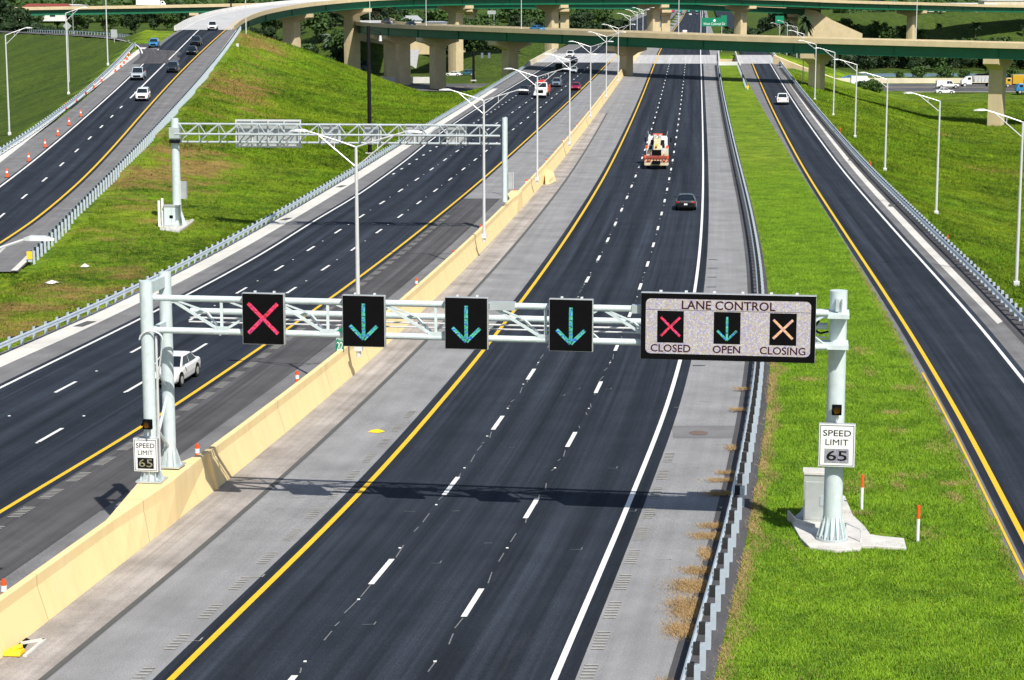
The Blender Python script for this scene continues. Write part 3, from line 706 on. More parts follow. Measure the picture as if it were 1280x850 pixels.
# tan retaining wall that follows the right-hand embankment down to the street
m = MB(); r = []
for px, py in ((968,69),(985,76),(1003,83),(1022,90),(1042,97)):
    D = 505-(px-968)*.10; q = PD(px, py, D); r.append([(q[0]-.3,q[1],-4.9),(q[0]+.3,q[1],-4.9),(q[0]+.3,q[1]+.3,q[2]),(q[0]-.3,q[1]+.3,q[2])])
m.loft(r); tag(m.build('retaining_wall', M['tan'], fixn=True), 'tan retaining wall stepping down from the exit ramp to the street', 'wall')

# ------------------------------------------------------------------ yellow median barrier
ba = thing('median_barrier', 'tall ochre concrete barrier between the two carriageways', 'barrier', (BX(60), 60, 0))
ped0, ped1 = P(243,632)[1], P(243,632)[1]
def sect(y, k, cap=1.5):
    """k = 0 wall, 1 = sign pedestal (vertical front, wide top)"""
    x = BX(y); z = float(zM(y)); zl = float(zL(y))
    tp = cap+.12*k
    return [(x, y, z-.1), (x-(.34*(1-k)+.02*k), y, z+1.12), (x-(.34*(1-k)+.04*k), y, z+tp-.03), (x-(.36*(1-k)+.07*k), y, z+tp), (x-(.56*(1-k)+1.25*k), y, z+tp), (x-(.58*(1-k)+1.28*k), y, z+tp-.03), (x-(.66*(1-k)+1.32*k), y, zl-.1)]
m = MB()
yA_, yB_, yC_ = 66.5, 72.0, 76.6
def pedprof(y):
    return 0 if y < yA_ else min(1, (y-yA_)/(yB_-yA_)) if y < yC_ else 0
yp2 = P(634,262,-.7)[1]
rr = [sect(y, pedprof(y)) for y in list(np.arange(40, yA_, 4))+list(np.linspace(yA_, yB_, 5))+[yC_]]
m.loft(rr); m.build('concrete_wall', M['wall'], ba)
m = MB(); yD = yp2-5.5; yE = yp2-2.0; yF = yp2+1.5
rr = [sect(y, 0) for y in [yC_+.02, yC_+.3]+list(np.arange(yC_+6, yD, 6))+[yD]]+[sect(yE, .8), sect(yF, .8)]
m.loft(rr); m.build('concrete_wall', M['wall'], ba)
m = MB(); m.loft([sect(y, 0) for y in [yF+.02]+list(np.arange(yF+6, 470, 8))+list(np.arange(470, 1100, 15))]); m.build('concrete_wall', M['wall'], ba)
m = MB(); m.loft([[(BX(y)-.10,y,float(zM(y))+.0),(BX(y)+.05,y,float(zM(y))+.0),(BX(y)-.17,y,1.14),(BX(y)-.24,y,1.44),(BX(y)-.4,y,1.44)] for y in (yC_+.25, yC_+.40)]); m.build('construction_joint', M['wall'], ba)
# bollard-like bump low on the barrier at the far drain
q = P(684,222,-.6); m = MB(); m.loft([[(q[0]-.3,q[1]+t,q[2]-.1),(q[0]+s,q[1]+t,q[2]-.1),(q[0]+s*.8,q[1]+t,q[2]+.45),(q[0]-.3,q[1]+t,q[2]+.5)] for t, s in ((-7,.1),(-3,.9),(2,.9),(5,.1))]); m.build('widened_foot', M['wall'], ba)

# ------------------------------------------------------------------ guardrails
WB = [(0,.0),(.055,.04),(.055,.10),(.0,.15),(.055,.20),(.055,.26),(0,.31)]
def guardrail(name_label, f, z, y0, y1, side, group='guardrails along the roads', blockmat='rubber', endmark=False, ztop=.80, tz=None, posty=1.905):
    """side = +1: posts stand to the right (+X) of the rail"""
    root = thing('guardrail', name_label, 'guardrail', (float(f(y0)), y0, float(z(y0))), 0, group)
    ys = np.concatenate([np.arange(y0, min(y1, 200), 3.0), np.arange(max(y0, 200), y1, 6.0), [y1]]); ys = np.unique(ys)
    rings = []
    for y in ys:
        x = float(f(y)); zt = float(z(y))+ztop
        h = heading(f, y); c_, s_ = math.cos(h), math.sin(h)
        prof = [(-side*a, -.31+b) for a, b in WB]+[(-side*a+side*.012, -.31+b) for a, b in reversed(WB)]
        rings.append([(x+a*c_, y+a*s_, zt+b) for a, b in prof])
    m = MB(); m.loft(rings); m.build('rail', M['rail'], root, fixn=True)
    # post and blockout prototypes share their meshes
    pm = MB(); hgt = ztop+.55
    pm.box((0,-.07,ztop-hgt/2+.02),(.17,.012,hgt)); pm.box((0,.07,ztop-hgt/2+.02),(.17,.012,hgt)); pm.box((0,0,ztop-hgt/2+.02),(.012,.128,hgt))
    bm_ = MB(); bm_.box((0,0,ztop-.155),(.20,.15,.36))
    s = 0; yl = []; yv = y0+.3
    while yv < y1: yl.append(yv); yv += posty*math.cos(heading(f, yv))
    post = pm.build('post', M['rail'], root); blk = bm_.build('blockout', M[blockmat], post)
    for o, q in ((post, None), (blk, None)): pass
    # meshes were built about the root's offset: rebuild local
    for o, mb in ((post, pm), (blk, bm_)):
        vv = np.vstack(mb.v); o.data.vertices.foreach_set('co', vv.ravel())
    first = True; ext = MB(); extb = MB()
    rx, ry, rz_ = root.location
    order = sorted(yl)[:100]
    for i, y in enumerate(sorted(yl)):
        h = heading(f, y); x = float(f(y)); zz = float(z(y)); c_, s_ = math.cos(h), math.sin(h)
        px_, py_ = x+side*.32*c_, y+side*.32*s_
        if i < 100:
            o = post if first else copy_tree(post, root); first = False
            o.location = (px_-rx, py_-ry, zz-rz_); o.rotation_euler = (0,0,h)
        else:
            ext.box((px_, py_, zz+ztop-.45), (.15,.12,.9), rz=h)
            extb.box((x+side*.14*c_, y+side*.14*s_, zz+ztop-.155), (.2,.14,.34), rz=h)
    blk.location = (-side*.185, 0, 0)
    for ch in root.children:
        for g_ in ch.children: g_.location = (-side*.185, 0, 0)
    if ext.n:
        ext.build('post', M['rail'], root, kind='stuff'); extb.build('blockout', M[blockmat], root, kind='stuff')
    if endmark:
        x = float(f(y0)); zz = float(z(y0)); m = MB(); m.box((x+side*.1, y0-.25, zz+.55),(.42,.10,.6)); m.build('end_marker', M['signyellow'], root)
        m = MB(); m.box((x+side*.1, y0-.1, zz+.35),(.3,.3,.7)); m.build('end_terminal', M['rail'], root, bevel=.04)
    return root
guardrail('long guardrail with black blockouts between the main carriageway shoulder and the grass strip', G1, zM, 42, HIN-3, 1)
guardrail('guardrail on the right side of the single-lane exit ramp, by the single-arm lamps', G2, zM, 62, HIN-8, 1)
guardrail('guardrail on the outer left side of the oncoming carriageway, below the grass bank', G3, zL, 70, HIN-15, -1)
guardrail('guardrail on a pale kerb on top of the grass bank beside the left ramp', G4, zN, P(32,322,-1)[1], 446, 1, endmark=True)
guardrail('guardrail behind the orange cones, left side of the left ramp', G5, zN, 190, 395, -1)
sg = hermite([P(934.5,111,.7)[1], HIN-3], [P(934.5,111,.7)[0], RY(HIN-3)-3.6])
guardrail('short guardrail with a yellow end marker beside the narrow end of the grass strip', sg, zM, P(934,112,.7)[1], HIN-4, -1, endmark=True)

# ------------------------------------------------------------------ left ramp
ramp_ = strip('left_ramp', lambda y: G5(y)+.4 if y < 385 else max(G5(y)+.4, NW(y)-1.2), off(G4,-.1), zN, 150, 446, M['shoulder2'], 0.0)
strip('fresh_pavement', off(NW,-.35), off(NY,.45), zN, 150, 446, M['asphalt'], .012, parent=ramp_)
strip('inner_shoulder', off(NY,.45), off(G4,-.5), zN, 150, 446, M['shoulder2'], .012, parent=ramp_)
strip('kerb', off(G4,-.62), off(G4,-.12), zN, 150, 446, M['gutter'], .10, parent=ramp_)
strip('gutter', off(NG,-1.2), NG, zN, 150, 392, M['gutter'], .014, parent=ramp_)
line_strip('edge_line', NW, -.11, .11, zN, 150, 388, M['white'], ramp_)
line_strip('edge_line', NY, -.12, .12, zN, 150, 446, M['yellow'], ramp_)
ysolid = P(163,122.8,zN)[1]
dashes('lane_dashes', ND, zN, 150, ysolid-4, M['white'], P(77.7,205.5,zN)[1], ramp_, w=.2)
line_strip('lane_line', ND, -.12, .12, zN, ysolid, 446, M['white'], ramp_)
m = MB()
for k in range(24):
    y = 165+k*6.1; f_ = 1
    p0 = NY(y)+1.3; z = float(zN(y))+.03; m.quad((p0,y,z),(p0+1.1,y,z),(p0+1.1,y+.09,z),(p0,y+.09,z))
m.build('survey_marks', M['gutter'], ramp_)
# merging side road that comes in from the left
def ribbon(name, pts, hw, mat, dz=0, o0=None, o1=None, parent=None, kind='structure', n=60):
    pts = np.array(pts, float); t = np.concatenate([[0], np.cumsum(np.hypot(*np.diff(pts[:,:2], axis=0).T))])
    fxs = [hermite(t, pts[:,k]) for k in range(3)]; T = np.linspace(0, t[-1], n)
    q = np.array([[f(s) for f in fxs] for s in T]); d = np.gradient(q[:,:2], axis=0); d /= np.linalg.norm(d, axis=1)[:,None]
    nrm = np.stack([d[:,1], -d[:,0]], -1); a = -hw if o0 is None else o0; b = hw if o1 is None else o1
    A = q.copy(); A[:,:2] += nrm*a; B = q.copy(); B[:,:2] += nrm*b; A[:,2] += dz; B[:,2] += dz
    v = np.stack([A, B], 1).reshape(-1,3); f = [(2*i, 2*i+1, 2*i+3, 2*i+2) for i in range(n-1)]
    me = bpy.data.meshes.new(name); me.from_pydata(v.tolist(), [], f); me.materials.append(mat); ul = me.uv_layers.new(name='UVMap')
    uv = np.array([(c, s) for s in T for c in (0, b-a)]); li = np.empty(len(me.loops), int); me.loops.foreach_get('vertex_index', li); ul.data.foreach_set('uv', uv[li].ravel())
    o = bpy.data.objects.new(name, me); COL.objects.link(o)
    if parent: o.parent = parent
    elif kind: o['kind'] = kind
    return o
mp = mp_pts
side = ribbon('side_road', mp, 3.7, M['asphalt2'], .03, n=120)
ml = [tuple(p) for p in CP(mp, 120) if p[1] > 372]; ml2 = [p for p in ml if p[1] > 388]
ribbon('edge_line', ml2, 4, M['white'], .06, 3.2, 3.4, parent=side, n=110)
ribbon('edge_line', ml, 4, M['white'], .06, -3.45, -3.2, parent=side, n=110)
def polyfun(pts):  # guardrail along a general polyline, as one rail and simple posts
    pass
def rail_poly(label, pts, ztop=.8, endmark=False, group='guardrails along the roads', sp=3.8):
    pts = np.array(pts, float); root = thing('guardrail', label, 'guardrail', tuple(pts[0]), 0, group)
    rings = []; d = np.gradient(pts[:,:2], axis=0); d /= np.linalg.norm(d, axis=1)[:,None]
    for p, t in zip(pts, d):
        nx_, ny_ = t[1], -t[0]; rings.append([(p[0]+nx_*a, p[1]+ny_*a, p[2]+ztop-.31+b) for a, b in WB]+[(p[0]+nx_*(a+.012), p[1]+ny_*(a+.012), p[2]+ztop-.31+b) for a, b in reversed(WB)])
    m = MB(); m.loft(rings); m.build('rail', M['rail'], root, fixn=True)
    s = np.concatenate([[0], np.cumsum(np.hypot(*np.diff(pts[:,:2], axis=0).T))])
    proto = None; k = 0
    while k*sp < s[-1] and k < 100:
        q = [np.interp(k*sp, s, pts[:,i]) for i in range(3)]
        if proto is None:
            mb = MB(); mb.box((0,0,.25),(.15,.14,1.0)); proto = mb.build('post', M['rail'], root); proto.data.vertices.foreach_set('co', np.vstack(mb.v).ravel()); o = proto
        else: o = copy_tree(proto, root)
        o.location = (q[0]-pts[0][0], q[1]-pts[0][1], q[2]-pts[0][2]); k += 1
    if endmark:
        m = MB(); m.box((pts[0][0], pts[0][1]-.3, pts[0][2]+.5),(.7,.2,.9)); m.build('end_marker', M['signyellow'], root)
    return root
def curve_pts(pts, n=40):
    pts = np.array(pts, float); t = np.concatenate([[0], np.cumsum(np.hypot(*np.diff(pts[:,:2], axis=0).T))]); fs = [hermite(t, pts[:,k]) for k in range(3)]
    return np.array([[f(s) for f in fs] for s in np.linspace(0, t[-1], n)])
up = [PD(px, py, D) for px, py, D in ((209,51,440),(180,46,470),(140,41,520),(100,38.5,560),(50,37,620),(0,35.5,690),(-90,33,800))]
up = [(p[0],p[1],p[2]-.8) for p in up]
rail_poly('guardrail with a yellow end on the far side of the merging side road', curve_pts(up), endmark=True, sp=4)
lo = [(G5(395), 395, float(zN(395)))]+[tuple(PD(px, py, D)-np.array([0,0,.8])) for px, py, D in ((156,57,425),(146,53,455),(120,49.5,490))]
rail_poly('curved guardrail end where the side road meets the left ramp', curve_pts(lo, 24), sp=2)

# ------------------------------------------------------------------ flyovers
def flyover(label, pts, width, depth, piers, name='flyover', lamp=False, near=-1, rail='tan', deckmat='deck', cap_w=None, n=240, leftmat=None, lines=True):
    """pts: centre line (x,y,z deck surface); piers: (parameter distance along, ground z, shaft width)"""
    c = curve_pts(pts, n); root = thing(name, label, 'flyover', tuple(c[0]), 0)
    d = np.gradient(c[:,:2], axis=0); d /= np.linalg.norm(d, axis=1)[:,None]; nr = np.stack([d[:,1], -d[:,0]], -1)
    def sec(prof): return [[(p[0]+q[0]*a, p[1]+q[1]*a, p[2]+b) for a, b in prof] for p, q in zip(c, nr)]
    h = width/2
    m = MB(); m.loft(sec([(-h,-.2),(h,-.2),(h,0),(-h,0)])); m.build('deck_slab', M[deckmat], root, fixn=True)
    for s in (-1, 1):
        m = MB(); m.loft(sec([(s*(h+.02),-.22),(s*(h+.02),.82),(s*(h-.22),.82),(s*(h-.40),.02)])); m.build('parapet', M[rail if (s == 1 or not leftmat) else leftmat], root, fixn=True)
    k = 4
    for i in range(k):
        a = -h+1.25+(width-2.5)*i/(k-1)
        m = MB(); cs = np.concatenate([[0], np.cumsum(np.hypot(*np.diff(c[:,:2], axis=0).T))]); t = 3
        while t < cs[-1] and i in (0, k-1):
            p = [np.interp(t, cs, c[:,j]) for j in range(3)]; q = [np.interp(t, cs, nr[:,j]) for j in range(2)]
            a_ = a+(.12 if i else -.12); m.box((p[0]+q[0]*a_, p[1]+q[1]*a_, p[2]-.22-(depth-.30)/2), (.22,.07,depth-.32), rz=math.atan2(q[1],q[0])); t += 21
        m.loft(sec([(a-.35,-depth),(a+.35,-depth),(a+.35,-depth+.06),(a+.03,-depth+.06),(a+.03,-.21),(a-.03,-.21),(a-.03,-depth+.06),(a-.35,-depth+.06)])); m.build('girder', M['green'], root, fixn=True)
    if lines:
        for a, mt in ((h-1.8,'yellow'),(-h+1.8,'white')):
            m = MB(); m.loft(sec([(a-.09,.008),(a+.09,.008),(a+.09,.02),(a-.09,.02)])); m.build('edge_line', M[mt], root, fixn=True)
    proto = None
    for (px, D, zg, sw) in piers:
        # station whose position projects nearest to photo column px
        pxc = 640+S70*c[:,0]/(c[:,1]+2); kx = int(np.argmin(np.abs(pxc-px)+np.abs(c[:,1]-D)*.12))
        p, q = c[kx], nr[kx]; ang = math.atan2(q[1], q[0]); zt = p[2]-depth-.02
        cw = cap_w or width*.86
        def loc(a, b, z): return (p[0]+q[0]*a-q[1]*b, p[1]+q[1]*a+q[0]*b, z)
        sh = 1.55*sw/3
        m = MB(); m.loft([[loc(-sw/2,-sh,z),loc(-sw*.18,-sh-.12,z),loc(sw*.18,-sh-.12,z),loc(sw/2,-sh,z),loc(sw/2,sh,z),loc(-sw/2,sh,z)] for z in (zg-1, zt-2.0)])
        pr = m.build('pier', M['tan'], root, fixn=True)
        m = MB(); m.loft([[loc(-x_,-sh-.2,za),loc(x_,-sh-.2,za),loc(x_,sh+.2,za),loc(-x_,sh+.2,za)] for x_, za in ((sw/2+.05,zt-2.2),(sw/2+1.4,zt-1.55),(cw/2-.2,zt-1.1),(cw/2,zt-.95),(cw/2,zt))])
        m.build('pier_cap', M['tan'], pr, fixn=True)
    return root, c, nr
Bp = [(-50,745,10.2),(-47,680,10.6),(-42,622,10.7),(-36,560,10.7),(-22,520,10.6),(2,480,10.45),(26,449,10.15),(52,424,9.65),(88.5,402,9.1),(130,380,8.6),(200,350,7.8),(280,330,7)]
FB, Bc, Bn = flyover('lower green-girdered flyover with tan parapet crossing over the whole motorway', Bp, 12, 2.3, [(780,449,1.0,2.1),(548,532,-4.6,3.1),(503,585,-4.6,3.1),(488,615,-4.6,3.1),(637,492,-3.5,2.8),(1017,430,-3.2,2.5),(1255,400,-6.6,2.6)])
Ap = [(-67.5,446,11.36),(-69,480,12.9),(-67,512,14.5),(-58,545,16.2),(-42,574,17.5),(-16,606,17.95),(14,638,17.95),(48,668,17.85),(78,692,17.3),(112,726,16.1),(150,765,15.1),(182,812,14.2),(225,850,13.4),(290,900,12)]
FA, Ac, An = flyover('upper green-girdered flyover curving from the left ramp over to the right, on tall tan piers', Ap, 13.0, 2.15, [(364,528,-3,3.5),(440,560,-3,3.2),(571,612,-3.5,3.1),(692,648,-2,3.0),(819,680,2.6,3.0),(923,700,2.6,3.0),(1137,770,-2,2.5)], leftmat='parapet')
Cp = [(-330,690,12.2),(-200,738,13.2),(-128,760,14.2),(-85,768,15.0),(-25,745,15.9),(35,738,15.9),(64,738,15.5),(86,732,14.8),(110,727,13.8)]
FC, Cc, Cn = flyover('rear green-girdered flyover running behind the upper one, ending at a tan abutment', Cp, 11, 2.2, [(18,790,0,3),(240,775,0,3),(425,770,-2,3),(585,752,-2,3),(704,745,-2,3),(832,742,2.5,3),(992,736,-1,3)])
# its tan abutment wall
m = MB(); r = []
for px, yt in ((1006,11),(1020,13),(1040,25),(1078,42)):
    q = PD(px, yt, 722); r.append([(q[0],q[1],-2.5),(q[0]+.1,q[1]+.8,-2.5),(q[0]+.1,q[1]+.8,q[2]),(q[0],q[1],q[2])])
m.loft(r); tag(m.build('abutment_wall', M['tan'], fixn=True), 'sloping tan abutment wall below the end of the rear flyover, beside a palm', 'wall')
# walls and slope paving at the left end of the lower flyover
m = MB(); rr = []
for px, yt, yb in ((440,37,64),(480,42,64),(512,47,64),(540,54,64),(582,60.5,64)):
    D = 646; t_ = PD(px, yt, D); b_ = PD(px, yb, D); rr.append([(t_[0],t_[1],b_[2]-1),(t_[0],t_[1]+1,b_[2]-1),(t_[0],t_[1]+1,t_[2]),(t_[0],t_[1],t_[2])])
m.loft(rr); tag(m.build('abutment_wall', M['tan'], fixn=True), 'tan abutment wall behind the piers at the left end of the lower flyover', 'wall')
m = MB(); a, b, c_, d_ = PD(470,62,643), PD(524,62,643), PD(520,88,631), PD(463,88,631)
m.loft([[tuple(a), tuple(a-np.array([0,0,.5])), tuple(d_-np.array([0,0,.5])), tuple(d_)], [tuple(b), tuple(b-np.array([0,0,.5])), tuple(c_-np.array([0,0,.5])), tuple(c_)]])
tag(m.build('slope_paving', M['riprap'], fixn=True), 'grey sloping concrete paving between the piers under the lower flyover', 'slope paving')
# pond
m = MB(); an = np.linspace(0, 2*math.pi, 48, endpoint=False)
m.add([(128+40*math.cos(t)*1.2, 606+18*math.sin(t)*1.15, -4.95) for t in an], [tuple(range(48))]); m.build('pond', M['water'], kind='structure')
# ------------------------------------------------------------------ lettering
def text_mesh(name, body, mat, parent, O, u, v, nrm, x0, x1, y0, y1, weight=0.0, thick=.006):
    """lettering laid on a sign face: O + u*x + v*y, fitted to the box x0..x1, y0..y1"""
    cu = bpy.data.curves.new('t', 'FONT'); cu.body = body; cu.size = 1; cu.offset = weight; cu.extrude = .5; cu.resolution_u = 3
    to = bpy.data.objects.new('t', cu); COL.objects.link(to)
    dg = bpy.context.evaluated_depsgraph_get(); me = bpy.data.meshes.new_from_object(to.evaluated_get(dg))
    bpy.data.objects.remove(to); bpy.data.curves.remove(cu)
    V_ = np.empty(len(me.vertices)*3); me.vertices.foreach_get('co', V_); V_ = V_.reshape(-1,3)
    lo, hi = V_.min(0), V_.max(0)
    sx = (x1-x0)/(hi[0]-lo[0]); sy_ = (y1-y0)/(hi[1]-lo[1])
    X_ = x0+(V_[:,0]-lo[0])*sx; Y_ = y0+(V_[:,1]-lo[1])*sy_; Z_ = (V_[:,2]+.5)*thick
    W_ = np.array(O)+np.outer(X_, u)+np.outer(Y_, v)+np.outer(Z_, nrm)
    off_ = np.array(ORG.get(parent.name, (0,0,0))) if parent else 0
    me.vertices.foreach_set('co', (W_-off_).ravel()); me.materials.clear(); me.materials.append(mat); me.name = name
    me.update(); o = bpy.data.objects.new(name, me); COL.objects.link(o); o.parent = parent; ORG[o.name] = ORG.get(parent.name, (0,0,0)); return o
def frame_box(m, O, u, v, n, x0, x1, y0, y1, z0, z1):
    pt = lambda a, b, c: tuple(np.array(O)+np.array(u)*a+np.array(v)*b+np.array(n)*c)
    return m.loft([[pt(x0,y0,z),pt(x1,y0,z),pt(x1,y1,z),pt(x0,y1,z)] for z in (z0, z1)])
def frame_bar(m, O, u, v, n, a, b, w, z0, z1):
    a = np.array(a, float); b = np.array(b, float); d = (b-a)/np.linalg.norm(b-a); q = np.array([-d[1], d[0]])*w/2
    pt = lambda s, c: tuple(np.array(O)+np.array(u)*s[0]+np.array(v)*s[1]+np.array(n)*c)
    return m.loft([[pt(a-q,z),pt(b-q,z),pt(b+q,z),pt(a+q,z)] for z in (z0, z1)])
def arrow_mesh(O, u, v, n, cx, cy, hw, hh, w, z):
    m = MB()
    frame_bar(m, O,u,v,n, (cx,cy+hh),(cx,cy-hh+.05), w, z, z+.012)
    frame_bar(m, O,u,v,n, (cx-hw,cy-hh+hw*1.0),(cx,cy-hh), w, z+.001, z+.013)
    frame_bar(m, O,u,v,n, (cx+hw,cy-hh+hw*1.0),(cx,cy-hh), w, z+.002, z+.014); return m
def cross_mesh(O, u, v, n, cx, cy, hw, hh, w, z):
    m = MB(); frame_bar(m, O,u,v,n, (cx-hw,cy-hh),(cx+hw,cy+hh), w, z, z+.012)
    frame_bar(m, O,u,v,n, (cx-hw,cy+hh),(cx+hw,cy-hh), w, z+.001, z+.013); return m

# ------------------------------------------------------------------ near gantry
pL = PD(190,603,74.7); pB = PD(213,585,77.0); pR = PD(1040,672,72.4)
TL = (pL+pB)/2; gdir = pR-TL; gdir[2] = 0; span = np.linalg.norm(gdir); gdir /= span
U = gdir; Vv = np.array([0,0,1.]); Nn = np.array([gdir[1], -gdir[0], 0])      # Nn faces the traffic (towards the camera)
ga = thing('sign_gantry', 'near pale steel lane-control gantry spanning the main carriageway', 'gantry', (pR[0], pR[1], .1))
zt_, zb2, zm_ = 8.36, 7.18, 7.70
def GP(s, z, d=0.0): return np.array([TL[0],TL[1],0])+U*s+Nn*d+Vv*z
f0 = -.2; fe = span-.35; dF = .95; dB = -.25
m = MB(); m.tube(GP(.1,zt_,dF), GP(fe,zt_,dF), .115, n=14); m.build('chord', M['galvlight'], ga, smooth=False)
m = MB(); m.tube(GP(.1,zb2,dF), GP(fe,zb2,dF), .115, n=14); m.build('chord', M['galvlight'], ga)
m = MB(); m.tube(GP(1.2,zm_,-.35), GP(fe,zm_,-.35), .115, n=14); m.build('chord', M['galvlight'], ga)
m = MB(); m.tube(GP(1.2,zm_-.22,-.2), GP(fe,zm_-.22,-.2), .035); m.build('conduit', M['alu'], ga)
m = MB(); m.tube(GP(1.2,zm_-.36,-.1), GP(fe,zm_-.36,-.1), .03); m.build('conduit', M['alu'], ga)
bays = 12; bl = (fe-.8)/bays
for i in range(bays):
    a = .8+i*bl; b = a+bl
    m = MB(); m.beam(GP(a,zt_,dF), GP(b,zb2,dF), .09,.09) if i % 2 == 0 else m.beam(GP(a,zb2,dF), GP(b,zt_,dF), .09,.09); m.build('diagonal', M['galvlight'], ga)
    m = MB(); m.beam(GP(a,zt_,dF), GP((a+b)/2,zm_,-.35), .07,.07); m.build('diagonal', M['galvlight'], ga)
    m = MB(); m.beam(GP(b,zb2,dF), GP((a+b)/2,zm_,-.35), .07,.07); m.build('diagonal', M['galvlight'], ga)
    if i % 2 == 1:
        m = MB(); m.beam(GP(a,zt_,dF), GP(a,zb2,dF), .10,.10); m.build('upright', M['galvlight'], ga)
        m = MB(); frame_box(m, GP(a,zb2,dF), U, Vv, Nn, -.28,.28,-.06,.20,.05,.10); m.build('gusset_plate', M['galvlight'], ga)
for a in (4.55, 13.0, 18.0):
    m = MB(); frame_box(m, GP(a,zt_,dF), U, Vv, Nn, -.45,.45,-.14,.14,-.14,.16); m.build('splice_collar', M['galv'], ga)
# left support: two tubes with bracing
for q in (pL, pB):
    m = MB(); top = 9.0
    zb_ = 1.62
    m.tube((q[0],q[1],zb_),(q[0],q[1],top), .235, n=24); po = m.build('post', M['galvlight'], ga, smooth=False)
    m = MB(); m.box((q[0],q[1],zb_+.03),(.95,.85,.06), rz=math.atan2(U[1],U[0])); m.build('base_plate', M['galv'], po)
    m = MB()
    for k in range(10):
        t = k*math.pi/5+.2; m.add([(q[0]+math.cos(t)*.22,q[1]+math.sin(t)*.22,zb_+.06),(q[0]+math.cos(t)*.44,q[1]+math.sin(t)*.44,zb_+.06),(q[0]+math.cos(t)*.24,q[1]+math.sin(t)*.24,zb_+.7),
            (q[0]+math.cos(t+.06)*.22,q[1]+math.sin(t+.06)*.22,zb_+.06),(q[0]+math.cos(t+.06)*.44,q[1]+math.sin(t+.06)*.44,zb_+.06),(q[0]+math.cos(t+.06)*.24,q[1]+math.sin(t+.06)*.24,zb_+.7)], [(0,1,2),(5,4,3),(0,3,4,1),(1,4,5,2),(2,5,3,0)])
    m.build('stiffener', M['galv'], po)
dd = pB-pL
m = MB(); m.beam(pL+[0,0,8.68-pL[2]], pB+[0,0,8.68-pB[2]], .16,.42); m.build('cap_beam', M['galvlight'], ga)
m = MB(); m.beam(pL+[0,0,7.08-pL[2]], pB+[0,0,7.08-pB[2]], .16,.22); m.build('cap_beam', M['galvlight'], ga)
for za, zc in ((5.9,4.2),(4.2,2.2),(2.35,2.75)):
    m = MB()
    if za == 4.2: m.tube((pL[0],pL[1],2.3),(pB[0],pB[1],4.5), .06)
    elif za == 5.9: m.tube((pL[0],pL[1],6.2),(pB[0],pB[1],4.6), .06)
    else: m.tube((pL[0],pL[1],3.9),(pB[0],pB[1],2.3), .06)
    m.build('brace', M['galvlight'], ga)
m = MB(); pts = [pL+[.42*math.cos(t)+.18, -.3, 6.9-pL[2]+.32*math.sin(t)] for t in np.linspace(math.pi,0,9)]; m.path([tuple(p) for p in pts]+[tuple(pL+[.30,-.1,5-pL[2]]), tuple(pL+[.28,-.1,2.2-pL[2]])], .03); m.build('cable_loop', M['alu'], ga)
m = MB(); m.tube(pL+[.33,-.12,7.0-pL[2]], pL+[.33,-.12,2.0-pL[2]], .045); m.build('conduit', M['alu'], ga)
# right column
m = MB(); m.tube((pR[0],pR[1],.16),(pR[0],pR[1],9.02), .335, .30, n=32); col_ = m.build('column', M['galvlight'], ga, smooth=False)
m = MB(); m.tube((pR[0],pR[1],.12),(pR[0],pR[1],.20), .57, n=32); m.build('base_plate', M['galv'], col_)
m = MB()
for k in range(14):
    t = k*2*math.pi/14; c_, s_ = math.cos(t), math.sin(t); e = .02
    pr_ = [(.33,.20),(.55,.20),(.54,.27),(.34,.98)]
    m.loft([[(pR[0]+c_*r_-s_*w_, pR[1]+s_*r_+c_*w_, z_) for r_, z_ in pr_] for w_ in (-e, e)])
m.build('stiffener', M['galvlight'], col_, fixn=True)
m = MB()
for k in range(14):
    t = (k+.5)*2*math.pi/14; m.tube((pR[0]+math.cos(t)*.50,pR[1]+math.sin(t)*.50,.18),(pR[0]+math.cos(t)*.50,pR[1]+math.sin(t)*.50,.34), .03)
m.build('anchor_bolts', M['galv'], col_)
for z_, w_ in ((zt_-.12,.62),(zb2-.02,.62)):
    m = MB(); frame_box(m, GP(span-.35,z_,0), U, Vv, Nn, -1.15,.72,-.07,.07,-.32,.34+.60); m.build('bracket', M['galvlight'], ga)
m = MB(); frame_box(m, GP(span,zt_,0), U, Vv, Nn, -.10,.02,.0,.42,.30,.55); frame_box(m, GP(span,zt_,0), U, Vv, Nn, .10,.14,.0,.42,.28,.45); m.build('gusset_plate', M['galv'], ga)
m = MB(); c0 = GP(span-.7,zt_-.3,.4); m.path([tuple(c0+U*a+Vv*b) for a, b in ((-.2,.05),(.05,-.05),(-.15,-.35),(.1,-.5),(.38,-.42))], .035); m.build('cable_loop', M['black'], ga)
# foundation slab
def wp(px, py, z=.1): q = P(px, py, z); return (q[0], q[1])
outl = [wp(988,650),(wp(1000,672)),wp(1012,684),wp(1045,688),wp(1075,686),wp(1080,682),wp(1133,685),wp(1130,673),wp(1100,670),wp(1088,668),wp(1080,657),wp(1066,644),wp(1056,620),wp(1015,612),wp(1000,640)]
m = MB(); m.loft([[(a,b,-.1) for a,b in outl], [(a,b,.115) for a,b in outl]]); tag(m.build('concrete_slab', M['slab'], fixn=True, bevel=.02), 'irregular white concrete slab at the foot of the near gantry\'s big column', 'slab')
